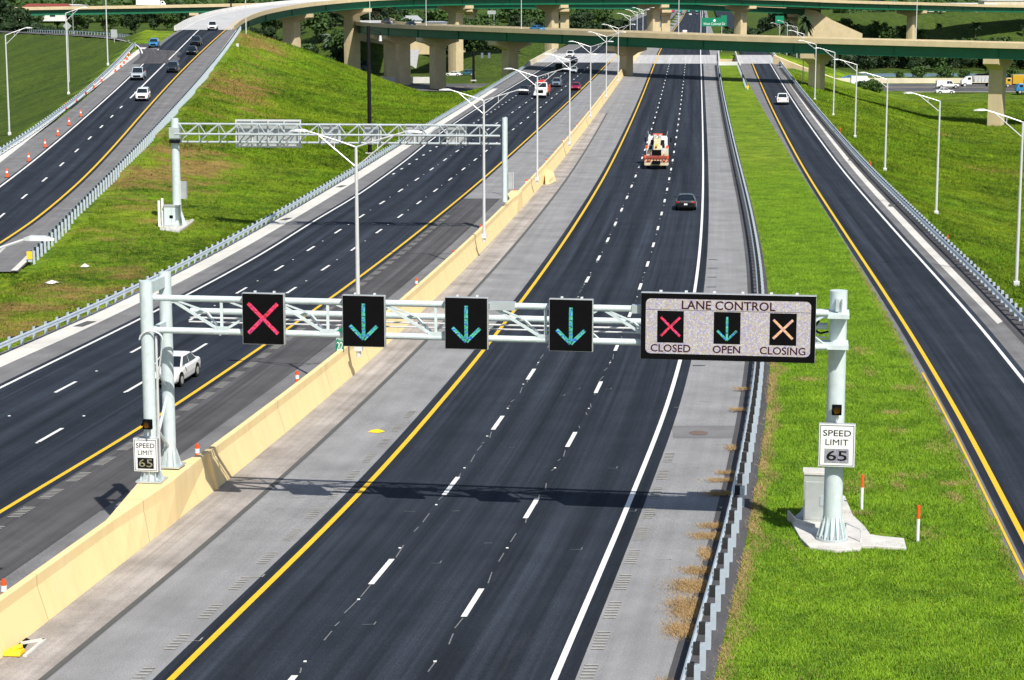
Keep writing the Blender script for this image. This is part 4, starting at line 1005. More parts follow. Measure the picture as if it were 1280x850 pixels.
# cabinet
ca = P(1018,652,.115); cb = thing('signal_cabinet', 'pale metal cabinet standing on the slab behind the near gantry\'s big column', 'cabinet', tuple(ca))
m = MB(); frame_box(m, ca, U, Vv, Nn, -.42,.42,0,1.75,-.65,0); m.build('body', M['cab'], cb, bevel=.015)
m = MB(); frame_box(m, ca, U, Vv, Nn, -.47,.47,1.752,1.87,-.70,.05); m.build('roof', M['slab'], cb, bevel=.02)
m = MB(); frame_box(m, ca, U, Vv, Nn, -.37,.37,.08,1.5,.003,.025); dr = m.build('door', M['cab'], cb, bevel=.01)
m = MB(); frame_box(m, ca, U, Vv, Nn, .18,.34,.62,.98,.027,.05); m.build('handle', M['galv'], dr)
m = MB(); lp = [tuple(pR+[a,b,c]) for a,b,c in ((.55,.5,.0),(.55,.5,.45),(.95,-.4,.45),(.95,-.4,.0))]; lp = [(p[0],p[1],.115+(p[2]-pR[2])) for p in lp]; m.path(lp, .03); tag(m.build('pipe_loop', M['alu']), 'low bent metal pipe beside the foot of the near gantry\'s column', 'pipe')
m = MB(); lp = [(ca[0]-.95,ca[1]+.35,.45),(ca[0]-.75,ca[1]-.25,.28),(ca[0]-.1,ca[1]-.75,.20),(ca[0]+.3,ca[1]-.7,.1)]
m.loft([[(p[0],p[1],.05),(p[0]+.06,p[1]+.06,.05),(p[0]+.06,p[1]+.06,p[2]),(p[0],p[1],p[2])] for p in lp]); tag(m.build('retaining_kerb', M['slab'], fixn=True), 'curved low kerb holding the soil back left of the cabinet', 'kerb')

# lane signs
def lane_sign(s, zc, kind, label):
    O = GP(s, zc, dF+.38)
    t = thing('lane_signal', label, 'lane signal', tuple(O), 0, 'lane signals on the near gantry')
    m = MB(); frame_box(m, O,U,Vv,Nn, -.77,.77,-.925,.925,-.22,0); m.build('housing', M['signback'], t, bevel=.01)
    m = MB(); frame_box(m, O,U,Vv,Nn, -.745,.745,-.90,.90,.002,.02); m.build('face', M['black'], t)
    if kind == 'x': cross_mesh(O,U,Vv,Nn, 0,.02,.54,.54,.135,.022).build('cross', M['ledred'], t)
    else: arrow_mesh(O,U,Vv,Nn, .0,-.01,.49,.64,.125,.022).build('arrow', M['ledgreen'], t)
    for a in (-.35,.35):
        m = MB(); frame_box(m, O,U,Vv,Nn, a-.04,a+.04,-.88,.97,-.34,-.222); m.build('bracket', M['alu'], t)
    return t
_U0, _V0 = U, Vv
def s_of(px, D): # distance along the gantry of a photo column
    best = min(np.linspace(0, span, 2000), key=lambda s: abs((lambda q: 640+FPX*q[0]/(q[1]*cT-(q[2]-H)*sT))(np.array([TL[0],TL[1],0])+_U0*s+Nn*(dF+.38)+_V0*7.6)-px)); return best
lane_sign(s_of(329,0), 7.74, 'x', 'black lane signal with a red X, leftmost on the near gantry')
lane_sign(s_of(454.5,0), 7.75, 'a', 'black lane signal with green down arrow, directly right of the red X signal')
lane_sign(s_of(583,0), 7.76, 'a', 'black lane signal with green down arrow, middle one of the three arrow signals')
lane_sign(s_of(713.5,0), 7.78, 'a', 'black lane signal with green down arrow, nearest the white LANE CONTROL board')
# LANE CONTROL board
U_, V_ = U, Vv; U, Vv = U*.975, Vv*.97
O = np.array([TL[0],TL[1],0])+U_*s_of(909.5,0)+Nn*(dF+.38)+V_*7.83
t = thing('message_sign', 'wide black-framed electronic board reading LANE CONTROL on the near gantry', 'message sign', tuple(O))
m = MB(); frame_box(m, O,U,Vv,Nn, -3.08,3.08,-1.2,1.2,-.30,0); m.build('housing', M['signback'], t, bevel=.01)
m = MB(); frame_box(m, O,U,Vv,Nn, -3.07,3.07,-1.19,1.19,.002,.03); m.build('frame', M['black'], t)
def rrect(x0,x1,y0,y1,r,z):
    pts = []
    for cx, cy, a0 in ((x1-r,y0+r,-90),(x1-r,y1-r,0),(x0+r,y1-r,90),(x0+r,y0+r,180)):
        for k in range(6): a = R(a0+k*18); pts.append((cx+r*math.cos(a), cy+r*math.sin(a)))
    return [tuple(np.array(O)+U*a+Vv*b+Nn*z) for a, b in pts]
m = MB(); m.loft([rrect(-2.90,2.90,-.98,1.0,.18,.032), rrect(-2.90,2.90,-.98,1.0,.18,.042)]); m.build('led_panel', M['ledwhite'], t, fixn=True)
m = MB(); frame_box(m, O,U,Vv,Nn, -2.90,2.90,.598,.612,.0422,.046); m.build('seam', M['letter'], t)
for cx, k, mt in ((-2.02,'x','ledred'),(-.02,'a','ledgreen'),(1.94,'x','ledamber')):
    m = MB(); frame_box(m, O,U,Vv,Nn, cx-.47,cx+.47,-.58,.57,.043,.052); f_ = m.build('symbol_panel', M['black'], t)
    (cross_mesh(O,U,Vv,Nn,cx,0,.34,.34,.085,.054) if k == 'x' else arrow_mesh(O,U,Vv,Nn,cx,-.02,.34,.42,.08,.054)).build('cross' if k == 'x' else 'arrow', M[mt], f_)
text_mesh('lettering', 'LANE CONTROL', M['letter'], t, O,U,Vv,Nn.copy(), -1.62,1.64,.635,.945,.012) if False else None
for body, x0, x1, y0, y1 in (('LANE CONTROL',-1.63,1.66,.635,.955),('CLOSED',-2.72,-1.30,-.92,-.64),('OPEN',-.52,.46,-.92,-.64),('CLOSING',1.14,2.74,-.92,-.64)):
    o = text_mesh('lettering', body, M['letterled'], t, O+Nn*.0425,U,Vv,Nn, x0,x1,y0,y1,.018)
for a in (-2.4,-1.5,-.5,.5,1.5,2.4):
    m = MB(); frame_box(m, O,U,Vv,Nn, a-.05,a+.05,-1.15,1.25,-.40,-.302); m.build('bracket', M['alu'], t)

U, Vv = U_, V_
# speed limit signs with beacons
def speed_sign(O, w, h, label, dark):
    t = thing('speed_limit_sign', label, 'speed sign', tuple(O), 0, 'electronic speed limit signs')
    m = MB(); frame_box(m, O,U,Vv,Nn, -w/2,w/2,-h/2,h/2,-.22,0); m.build('housing', M['signback'], t, bevel=.015)
    m = MB(); frame_box(m, O,U,Vv,Nn, -w/2+.02,w/2-.02,-h/2+.02,h/2-.02,.002,.012); m.build('face', M['signwhite'], t)
    m = MB()
    for x0,x1,y0,y1 in ((-w/2+.05,w/2-.05,h/2-.07,h/2-.05),(-w/2+.05,w/2-.05,-h/2+.05,-h/2+.07),(-w/2+.05,-w/2+.07,-h/2+.071,h/2-.071),(w/2-.07,w/2-.05,-h/2+.071,h/2-.071)):
        frame_box(m, O,U,Vv,Nn, x0,x1,y0,y1,.013,.017)
    m.build('border', M['letter'], t)
    text_mesh('lettering', 'SPEED', M['letter'], t, O+Nn*.0125,U,Vv,Nn, -w*.38,w*.38,h*.22,h*.36,.004)
    text_mesh('lettering', 'LIMIT', M['letter'], t, O+Nn*.0125,U,Vv,Nn, -w*.31,w*.31,h*.01,h*.145,.0)
    m = MB(); frame_box(m, O,U,Vv,Nn, -w*.33,w*.33,-h*.40,-h*.075,.013,.022); pn = m.build('number_panel', M['letter' if dark else 'panelgrey'], t)
    text_mesh('number', '65', M['leddim' if dark else 'letter'], t, O+Nn*.0225,U,Vv,Nn, -w*.28,w*.28,-h*.35,-h*.115,.012 if not dark else .0)
    return t
M['panelgrey'] = led('grey_led_panel', [(0,(.30,.30,.32)),(.4,(.42,.42,.40)),(.7,(.22,.22,.34)),(.9,(.5,.5,.5))], 34, .8)
M['leddim'] = led('dim_led_digits', [(0,(.45,.42,.05)),(.5,(.25,.24,.35)),(.8,(.5,.45,.3))], 30, .7)
O1 = PD(1046,557,71.2)
speed_sign(O1, 1.27, 1.54, 'white SPEED LIMIT 65 sign with grey number panel, on the big right-hand column', False)
O2 = PD(182,569,74.2)
speed_sign(O2, .92, 1.24, 'smaller white SPEED LIMIT 65 sign with black number panel, on the left posts', True)
m = MB(); frame_box(m, O1,U,Vv,Nn, -.35,.15,-.10,.10,-.40,-.222); m.build('bracket', M['galv'], [o for o in bpy.data.objects if o.name.startswith('speed_limit_sign')][0])
def beacon(O, label):
    t = thing('beacon', label, 'beacon', tuple(O), 0, 'amber beacons above the speed signs')
    m = MB(); frame_box(m, O,U,Vv,Nn, -.17,.17,-.18,.18,-.16,0); m.build('housing', M['black'], t, bevel=.02)
    m = MB(); q = np.array(O); m.tube(q+Nn*.001, q+Nn*.03, .12, n=20); m.build('lens', M['amber'], t)
    m = MB(); rings = []
    for d_ in (.002,.20):
        rings.append([tuple(q+U*r_*math.cos(a)+Vv*r_*math.sin(a)+Nn*d_) for r_ in (.15,) for a in np.linspace(R(-10),R(190),12)]+[tuple(q+U*r_*math.cos(a)+Vv*r_*math.sin(a)+Nn*d_) for r_ in (.14,) for a in np.linspace(R(190),R(-10),12)])
    m.loft(rings); m.build('visor', M['black'], t, fixn=True)
    m = MB(); m.tube(q-Vv*.18-Nn*.08, q-Vv*.42-Nn*.08, .03); m.build('stem', M['alu'], t)
beacon(PD(1046,513,71.0), 'small black beacon above the larger speed sign, on the big column')
beacon(PD(183.5,531,73.7), 'small black beacon above the smaller speed sign, on the left posts')

# marker posts, mile plate
for px, y0_, y1_, lab in ((1077,637,587,'orange-topped white marker post closest to the near column'),(1147,678,622,'orange-topped white marker post in the grass, right of the slab\'s pointed end')):
    q = P(px, y0_, .02); hgt = 1.35
    t = thing('marker_post', lab, 'marker post', tuple(q), 0, 'orange and white marker posts')
    m = MB(); m.tube((q[0],q[1],q[2]-.1),(q[0],q[1],q[2]+hgt*.64), .055, n=10); m.build('post', M['signwhite'], t)
    m = MB(); m.tube((q[0],q[1],q[2]+hgt*.64),(q[0],q[1],q[2]+hgt), .056, n=10); m.build('orange_top', M['orange'], t)
for px, D, txt, h_, lab, sc in ((425,105,'MILE\n22','', 'small green MILE 22 plate standing on the barrier behind the near gantry', 1.0),):
    q = PD(425,443,103.5); O = np.array([q[0],q[1],q[2]+.55])
    t = thing('mile_marker', lab, 'mile marker', tuple(q))
    m = MB(); frame_box(m, O,U,Vv,Nn, -.22,.22,-.42,.42,-.01,.01); m.build('plate', M['signgreen'], t)
    text_mesh('lettering', 'MILE', M['signwhite'], t, O+Nn*.011,U,Vv,Nn, -.18,.18,.18,.36,.0)
    text_mesh('number', '22', M['signwhite'], t, O+Nn*.011,U,Vv,Nn, -.16,.16,-.34,.10,.0)
    m = MB(); m.tube(q, O+Vv*.9-Nn*.04, .03); m.build('post', M['alu'], t)
    m = MB(); frame_box(m, O+Vv*.66,U,Vv,Nn, -.22,.22,-.14,.14,-.012,.008); m.build('upper_plate', M['signgreen'], t)

# ------------------------------------------------------------------ far gantry
def GT(px, py, z=-1.0):
    q = P(px, py, z)
    for _ in range(15): q = P(px, py, .5*q[2]+.5*float(terr(q[0], q[1])))
    return q
qa = GT(222,283); gl = float(terr(qa[0],qa[1])); qb = PD(631,252,178)
gf = thing('sign_gantry', 'far pale steel gantry seen from behind, spanning the oncoming carriageway', 'gantry', (qa[0],qa[1],gl))
U2 = qb-qa; U2[2] = 0; sp2 = np.linalg.norm(U2); U2 /= sp2; N2 = np.array([U2[1],-U2[0],0])
def GQ(s, z, d=0.0): return np.array([qa[0],qa[1],0])+U2*s+N2*d+Vv*z
zt1 = PD(400,156,178)[2]; zc1 = PD(400,169,176.6)[2]; zb1 = PD(400,179,178)[2]
for z_, d_ in ((zt1,0),(zc1,1.3),(zb1,0)):
    m = MB(); m.tube(GQ(.3,z_,d_), GQ(sp2-.3,z_,d_), .10, n=10); m.build('chord', M['galv'], gf)
nb = 16; bl2 = (sp2-.8)/nb
for i in range(nb):
    a = .4+i*bl2; b = a+bl2; mid_ = (a+b)/2
    for p0, p1 in ((GQ(a,zt1,0),GQ(mid_,zc1,1.3)),(GQ(b,zt1,0),GQ(mid_,zc1,1.3)),(GQ(a,zb1,0),GQ(mid_,zc1,1.3)),(GQ(b,zt1,0),GQ(a,zb1,0))):
        m = MB(); m.beam(p0, p1, .08,.08); m.build('diagonal', M['galv'], gf)
    m = MB(); m.beam(GQ(a,zt1,0), GQ(a,zb1,0), .08,.08); m.build('upright', M['galv'], gf)
ztop1 = PD(222,149,178)[2]
m = MB(); m.tube(GQ(0,gl-.2), GQ(0,ztop1), .40, .34, n=20); c1 = m.build('column', M['galvlight'], gf)
m = MB(); frame_box(m, GQ(0,zc1,0), U2,Vv,N2, -.42,.5,-.45,.50,-.1,.50); m.build('bracket', M['galv'], c1)
m = MB(); frame_box(m, GQ(0,zb1+.1,0), U2,Vv,N2, -.40,.45,-.18,.10,-.1,.52); m.build('bracket', M['darkmetal'], c1)
for k in range(6):
    pass
m = MB()
for t_ in np.linspace(0, 2*math.pi, 8, endpoint=False):
    c_, s_ = math.cos(t_), math.sin(t_); m.loft([[tuple(GQ(0,gl)+[c_*r_-s_*w_, s_*r_+c_*w_, z_]) for r_, z_ in ((.36,.0),(.85,.0),(.85,.08),(.37,1.5))] for w_ in (-.02,.02)])
m.build('stiffener', M['galvlight'], c1, fixn=True)
m = MB(); zr = qb[2]
for d_ in (-.32,.32):
    m = MB(); m.tube(GQ(sp2,zr,d_), GQ(sp2,ztop1+.2,d_), .21, n=14); m.build('post', M['galvlight'], gf)
for z_ in np.linspace(zr+.5, ztop1-.2, 7):
    m = MB(); frame_box(m, GQ(sp2,z_,0), U2,Vv,N2, -.06,.06,-.08,.08,-.16,.16); m.build('rung_plate', M['galv'], gf)
def back_panel(x0, x1, y0, y1, lab, nm='square_sign'):
    D_ = 179.2; a = PD(x0,y0,D_); b = PD(x1,y1,D_-(x1-x0)*.0); w_ = (x1-x0)/S70*D_; h_ = (y1-y0)/S70*D_
    O = PD((x0+x1)/2,(y0+y1)/2,D_); s_ = min(np.linspace(0, sp2, 1500), key=lambda s: abs((lambda q: 640+FPX*q[0]/(q[1]*cT-(q[2]-H)*sT))(GQ(s,O[2],-.35))-(x0+x1)/2)); O = GQ(s_, O[2], -.35)
    t = thing(nm, lab, 'sign back', tuple(O), 0, 'signs seen from behind on the far gantry')
    m = MB(); frame_box(m, O,U2,Vv,N2, -w_/2,w_/2,-h_/2,h_/2,-.2,-.1); m.build('panel', M['signback'], t)
    for yy_ in (-h_/2+.1, h_/2-.1):
        m = MB(); frame_box(m, O,U2,Vv,N2, -w_/2,w_/2,yy_-.06,yy_+.06,-.09,.0); m.build('stringer', M['alu'], t)
    k = max(2, int(w_/1.3))
    for i in range(k+1):
        a_ = -w_/2+.06+i*(w_-.12)/k; m = MB(); frame_box(m, O,U2,Vv,N2, a_-.05,a_+.05,-h_/2,h_/2,.002,.10); m.build('bracket', M['alu'], t)
back_panel(294,377,149.5,184.5,'wide ribbed sign board seen from behind, largest on the far gantry','sign_board')
for x0, x1, w_ in ((402,426,'leftmost'),(454,477,'second from left'),(506,530,'third from left'),(558,583,'rightmost')):
    back_panel(x0,x1,154,180,'small square sign back on the far gantry, %s of four'%w_)
for dx, dy in ((0,0),):
    O = PD(229,238,177.4); t = thing('speed_sign_back', 'narrow sign box on the far gantry\'s left column', 'sign box', tuple(O)); m = MB(); frame_box(m, O,U2,Vv,N2, -.25,.25,-.75,.75,-.5,-.1); m.build('panel', M['signback'], t); m = MB(); frame_box(m, O,U2,Vv,N2, -.28,-.24,-.78,.78,-.52,-.04); m.build('rim', M['alu'], t)
O = PD(638.5,226,177.6); t = thing('speed_sign_back', 'narrow sign box on the far gantry\'s right-hand posts above the barrier', 'sign box', tuple(O)); m = MB(); frame_box(m, O,U2,Vv,N2, -.22,.22,-.72,.72,-.5,-.1); m.build('panel', M['signback'], t); m = MB(); frame_box(m, O,U2,Vv,N2, .18,.23,-.75,.75,-.52,-.04); m.build('rim', M['alu'], t)
# slab, cabinet, two white posts at its foot
q = P(214,279,gl)
m = MB(); ol = [P(x_,y_,gl)[:2] for x_, y_ in ((200,289),(224,290),(243,277),(238,272),(212,270),(201,274))]
m.loft([[(a,b,gl-.8) for a,b in ol],[(a,b,gl+.12) for a,b in ol]]); tag(m.build('concrete_slab', M['slab'], fixn=True), 'white concrete slab at the foot of the far gantry\'s left column', 'slab')
q = P(214.5,283,gl+.12); cb = thing('signal_cabinet', 'grey two-door cabinet in front of the far gantry\'s left column', 'cabinet', tuple(q))
m = MB(); frame_box(m, q,U2,Vv,N2, -.68,.68,0,1.75,-.7,0); m.build('body', M['cab'], cb, bevel=.02)
m = MB(); frame_box(m, q,U2,Vv,N2, -.73,.73,1.752,1.86,-.75,.05); m.build('roof', M['cab'], cb)
for s_ in (-1,1):
    m = MB(); frame_box(m, q,U2,Vv,N2, min(s_*.03,s_*.62),max(s_*.03,s_*.62),.08,1.65,.003,.03); dr = m.build('door', M['galvlight'], cb)
m = MB(); frame_box(m, q,U2,Vv,N2, -.16,.16,.72,.98,.031,.05); m.build('handle', M['black'], dr)
for px, y0_, y1_, r_, lab in ((199.5,285,250,.11,'tall white post, outer one beside the far cabinet'),(203.8,284,247,.10,'tall white post with a box, between the outer post and the far cabinet')):
    q = P(px,y0_,gl); hh = (y0_-y1_)/S70*176
    m = MB(); m.box((q[0],q[1],gl+hh/2-.1),(.20,.20,hh+.2)); o = m.build('service_post', M['signwhite'], bevel=.02); tag(o, lab, 'post')

# ------------------------------------------------------------------ lamps
def lamp_arm(root, s, zt, reach=3.2, rise=.75):
    m = MB(); pts = [(0,0,zt),(s*.9,0,zt+.30),(s*1.9,0,zt+rise*.8),(s*2.4,0,zt+rise),(s*(reach-.7),0,zt+rise+.02)]
    m.path(pts, .042, 6); m.path([(0,0,zt-1.0),(s*1.9,0,zt+rise*.8-.02)], .036, 6); m.path([(s*1.1,0,zt+.36),(s*1.1,0,zt-.16)], .025, 6)
    m.build('arm', M['alu'], root)
    m = MB(); x0 = s*(reach-.75); x1 = s*(reach+.15); z_ = zt+rise+.02
    m.loft([[(x,-w_,z_-.02),(x,w_,z_-.02),(x,w_*.8,z_+h_),(x,-w_*.8,z_+h_)] for x, w_, h_ in ((x0,.06,.05),(x0+s*.2,.14,.11),(x0+s*.6,.17,.10),(x1,.09,.03))]); m.build('luminaire', M['alu'], root, fixn=True)
def make_lamp(double, hgt):
    t = thing('street_lamp', 'x', 'street lamp')
    m = MB(); m.tube((0,0,-.3),(0,0,hgt), .125, .075, n=10); m.build('pole', M['alu'], t)
    m = MB(); m.box((0,0,.16),(.42,.42,.34)); m.build('base', M['alu'], t, bevel=.03)
    lamp_arm(t, -1, hgt-.05)
    if double: lamp_arm(t, 1, hgt-.05)
    return t
LD2 = make_lamp(True, 10.35); LS1 = make_lamp(False, 11.0)
dl = [(447.5,103,'directly behind the second lane signal'),(605,153.3,'just left of the far gantry\'s right posts'),(671.5,203.5,'right beyond the far gantry'),(712,252,'fourth from the camera'),(738,303,'fifth from the camera'),(757.7,353,'sixth from the camera, left of the flyover\'s median pier'),(772.5,403,'seventh from the camera, closest to the flyover\'s median pier')]
for px, D, lab in dl:
    q = PD(px,(433),D); x = BX(D-3)-.42; y = D-2.6; x = (px-640)/S70*D
    place(LD2, USED, (x, y, float(zM(y))+1.45), heading(BX, y), 'double-arm median lamp, '+lab, 'double-arm lamps on the median barrier')
for k, (D, px) in enumerate([(455,786),(506,797),(558,806),(612,813),(668,818),(735,822)]):
    pass
far_lab = ['first beyond the lower flyover','second beyond the lower flyover','third beyond the lower flyover','fourth beyond the lower flyover']
for k, D in enumerate((500,555,612,670)):
    y = D-2; place(LD2, USED, (BX(y)-.42, y, float(zM(y))+1.4), heading(BX, y), 'white double-arm lamp on the median, '+far_lab[k], 'double-arm lamps on the median barrier')
rl = [(1270,358,'nearest, at the right edge of the photo'),(1170,267,'second nearest to the camera'),(1106,213,'third nearest to the camera'),(1068.5,172,'fourth nearest to the camera'),(1041.5,145,'fifth nearest to the camera'),(1018.5,125,'sixth nearest, just in front of the flyover'),(1003.5,104,'right in front of a slim flyover pier'),(995.5,92,'close under the lower flyover')]
tops = [150,125,98,80,65,55,42,34]
for (px, py, lab), pt in zip(rl, tops):
    q = P(px, py, lambda Y: -.9); x, y = q[0], q[1]; z = float(terr(x, y)); q2 = P(px, py, z); x, y = q2[0], q2[1]; z = float(terr(x, y))
    D_ = y+3; zt2 = 19.18-(pt+8)*D_*.986/S70
    place(LS1, USED, (x, y, z), heading(G2, y)*.8, 'white single-arm lamp right of the exit ramp, '+lab, 'single-arm lamps beside the exit ramp', scale=(1,1,max(.85,(zt2-z)/11.0)))
for k, (px, D, zt3) in enumerate(((984,640,25),(975,700,22))):
    x = (px-640)/S70*D; y = D-2; place(LS1, USED, (x,y,float(terr(x,y))), .1, 'white single-arm lamp seen between the two flyovers, %s'%('nearer one' if k == 0 else 'farther one'), 'single-arm lamps beside the exit ramp')
nl = [(12,169,43,'leftmost, at the photo\'s left edge'),(85.7,118,16,'beside the diamond sign'),(135,82,-22,'thin one beside the curve of the guardrail'),(92,50,-20,'farthest, beyond the side road')]
for px, py, pt, lab in nl:
    q = P(px, py, -1.0)
    for _ in range(12): q = P(px, py, float(terr(q[0], q[1])))
    D_ = q[1]+3; zt2 = 19.18-(pt+8)*D_*.986/S70
    place(LS1, USED, tuple(q), math.pi+.3, 'white single-arm lamp left of the left ramp, '+lab, 'single-arm lamps beside the left ramp', scale=(1,1,min(1.6,max(.8,(zt2-q[2])/11.0))))
q = P(307.8,47.6,12.0); x, y = -44.5*1.28, 434; q = PD(307.8,47.6,440)
place(LS1, USED, tuple(q), .2, 'white single-arm lamp on the ramp\'s right edge where the bridge begins', 'single-arm lamps beside the left ramp')
# lamp whose luminaire reaches into the left edge of the photo
q = PD(68,300,60.0); zz = q[2]
hh = zz-.8-float(zL(58)); xx = q[0]-3.35
place(LS1, USED, (xx, q[1], float(zL(58))), math.pi, 'white lamp whose head reaches in at the left edge of the photo', scale=(1,1,hh/11.0))
# lamps and masts on the flyover decks
def deck_lamp(px, c, nrm, side, z0, lab, s=.62, w=5.6):
    pxc = 640+S70*c[:,0]/(c[:,1]+2); k = int(np.argmin(np.abs(pxc-px))); p = c[k]; nq = nrm[k]
    place(LS1, USED, (p[0]+nq[0]*side*w, p[1]+nq[1]*side*w, p[2]+.6), math.atan2(nq[1],nq[0])+(math.pi if side < 0 else 0), lab, 'lamps on the flyover decks', scale=(.8,.8,.95))
near = 1 if True else -1
for px, lab in ((462,'at its left end'),(487,'second from its left end'),(558,'above its left piers'),(678,'above the oncoming carriageway'),(868,'above the main carriageway'),(1154,'right of the exit ramp')):
    deck_lamp(px, Bc, Bn, 1, 0, 'slim lamp on the lower flyover, '+lab)
# dark masts
def mast(px, py, pt, r, lab, z=None, D=None):
    if D: q = PD(px, py, D)
    else:
        q = P(px, py, -2.0)
        for _ in range(12): q = P(px, py, float(terr(q[0], q[1])))
        D = q[1]+3
    zt2 = 19.18-(pt+8)*D*.986/S70
    t = thing('dark_mast', lab, 'mast', tuple(q), 0, 'dark camera masts')
    m = MB(); m.tube((q[0],q[1],q[2]-.5),(q[0],q[1],zt2), r, r*.8, n=14); m.build('pole', M['darkmetal'], t)
    m = MB(); m.box((q[0],q[1],q[2]+.1),(r*4,r*4,.3)); m.build('base', M['slab'], t)
    return t, q, zt2
t, q, zt2 = mast(462.4,193,32,.27,'thick dark mast on the grass behind the far gantry')
m = MB(); m.path([(q[0],q[1],zt2-.3),(q[0]+1.5,q[1],zt2-.8),(q[0]+1.5,q[1],zt2-1.2)], .07); m.build('bracket', M['darkmetal'], t)
m = MB(); m.tube((q[0]+1.5,q[1],zt2-1.9),(q[0]+1.5,q[1],zt2-1.2), .22,.14,n=12); m.build('camera', M['alu'], t)
t, q, zt2 = mast(290,60,-30,.28,'dark mast with a small grey box at the top of the left grass bank')
m = MB(); m.box((q[0],q[1]-.45,q[2]+2.4),(.9,.6,1.2)); m.build('control_box', M['cab'], t)
t, q, zt2 = mast(592,101,63,.35,'short dark mast carrying signals beyond the oncoming carriageway', D=520)
m = MB(); m.beam((q[0],q[1],zt2-1),(q[0]+4.5,q[1],zt2-1), .25,.25); m.build('signal_arm', M['darkmetal'], t)
for dx in (2.2,4.0):
    m = MB(); m.box((q[0]+dx,q[1]-.2,zt2-1.2),(.6,.4,1.3)); m.build('signal_head', M['pgreyx'] if 'pgreyx' in M else M['cab'], t)
q = P(298,63,3.0); q = PD(297,63,400); m = MB(); m.box((q[0],q[1],q[2]+.6),(.5,.5,1.5)); tag(m.build('service_post', M['parapet'], bevel=.04), 'stubby pale post on the grass beside the upper dark mast', 'post')

# ------------------------------------------------------------------ traffic signs around
def panel_sign(px, py, D, w, h, lab, mat='signback', cat='road sign', rot=0.0, posts=1, name='road_sign', z0=None, text=None, diamond=False):
    q = PD(px, py, D); zg = float(terr(q[0], q[1])) if z0 is None else z0
    t = thing(name, lab, cat, (q[0], q[1], zg)); u = np.array([math.cos(rot), math.sin(rot), 0]); n = np.array([u[1], -u[0], 0])
    m = MB()
    if diamond: m.loft([[tuple(q+u*a+Vv*b+n*c) for a, b in ((-w/2,0),(0,-h/2),(w/2,0),(0,h/2))] for c in (-.02,.02)])
    else: frame_box(m, q,u,Vv,n, -w/2,w/2,-h/2,h/2,-.03,.03)
    m.build('panel', M[mat], t)
    for s_ in ([0] if posts == 1 else [-w*.3, w*.3]):
        m = MB(); p0 = q+u*s_-n*.08; m.tube((p0[0],p0[1],zg-.3), (p0[0],p0[1],q[2]+h*.4), .06 if w < 3 else .1); m.build('post', M['alu'], t)
    if text: text_mesh('lettering', text, M['signwhite'], t, q+n*.032, u, Vv, n, -w*.44, w*.44, -h*.36, -h*.06, .0)
    return t, q, u, n
panel_sign(84,32.5,345,1.5,1.5,'grey diamond sign back beside the second left-ramp lamp', diamond=True)
panel_sign(161,54.5,425,1.5,1.6,'grey arrow-shaped sign back where the side road merges', diamond=True)
panel_sign(142.5,42,430,1.3,1.7,'small slatted sign back beside the thin lamp at the curve')
t, q, u, n = panel_sign(893,27.5,606,7.4,2.5,'green overhead destination sign with a white route shield, between the flyovers','signgreen','road sign', name='overhead_sign', posts=0 or 2, text='West Colonial Dr')
m = MB(); m.tube(q+n*.033+Vv*.45, q+n*.05+Vv*.45, .42, n=6); m.build('route_shield', M['signwhite'], t)
m = MB(); frame_box(m, q,u,Vv,n, 1.9,3.7,1.26,1.95,-.03,.03); m.build('exit_tab', M['signgreen'], t)
panel_sign(974.5,24.5,650,2.7,2.4,'smaller green sign beside the palm between the flyovers','signgreen', posts=1)
panel_sign(614.5,15.5,800,3.2,1.4,'pale blank sign board among trees left of the upper flyover\'s pier', posts=2)
panel_sign(1118,-1,719,2.5,.9,'small green sign standing on the upper flyover','signgreen', z0=16)
# far lane signals
for px, mt, lab in ((841,'ledred','red'),(850,'ledgreen','first green'),(861,'ledgreen','second green'),(871,'ledgreen','third green')):
    q = PD(px,13.2,1250); m = MB(); O = q; frame_box(m, O,np.array([1.,0,0]),Vv,np.array([0,-1.,0]), -1.0,1.0,-1.2,1.2,-.2,0)
    t = thing('lane_signal', 'tiny distant %s lane signal over the motorway, between the upper flyovers'%lab, 'lane signal', tuple(O), 0, 'distant lane signals')
    m.build('housing', M['black'], t); m = MB(); frame_box(m, O,np.array([1.,0,0]),Vv,np.array([0,-1.,0]), -.75,.75,-.75,.75,.01,.05); m.build('lamp_face', M[mt], t)
q0 = PD(836,12,1251); q1 = PD(878,12,1251); m = MB(); m.beam(q0, q1, .5, .8); t = thing('sign_gantry', 'distant gantry carrying tiny lane signals between the flyovers', 'gantry', tuple(q0))
m.build('truss', M['galv'], t)
for q in (q0, q1): m = MB(); m.tube((q[0],q[1],float(zM(1250))-.3), tuple(q), .35); m.build('post', M['galv'], t)
# guide lamps seen as a bundle beyond the flyover are the far double-arm lamps above

# ------------------------------------------------------------------ cones and channelisers
cone = thing('traffic_cone', 'x', 'traffic cone')
m = MB(); m.tube((0,0,.04),(0,0,.95), .19,.05, n=12); m.build('body', M['orange'], cone)
m = MB(); m.box((0,0,.025),(.42,.42,.05)); m.build('base', M['rubber'], cone)
m = MB(); m.tube((0,0,.48),(0,0,.66), .134,.103, n=12); m.build('white_band', M['signwhite'], cone)
ch = thing('channeliser', 'x', 'channeliser')
m = MB(); m.tube((0,0,.05),(0,0,1.12), .11,.09, n=12); m.tube((0,0,1.12),(0,0,1.2),.05,.05,n=8); m.build('body', M['orange'], ch)
m = MB(); m.box((0,0,.03),(.5,.5,.06)); m.build('base', M['rubber'], ch)
m = MB(); m.tube((0,0,.38),(0,0,.60), .112,.108, n=12); m.build('white_band', M['signwhite'], ch)
m = MB(); m.tube((0,0,.78),(0,0,.98), .106,.101, n=12); m.build('white_band', M['signwhite'], ch)
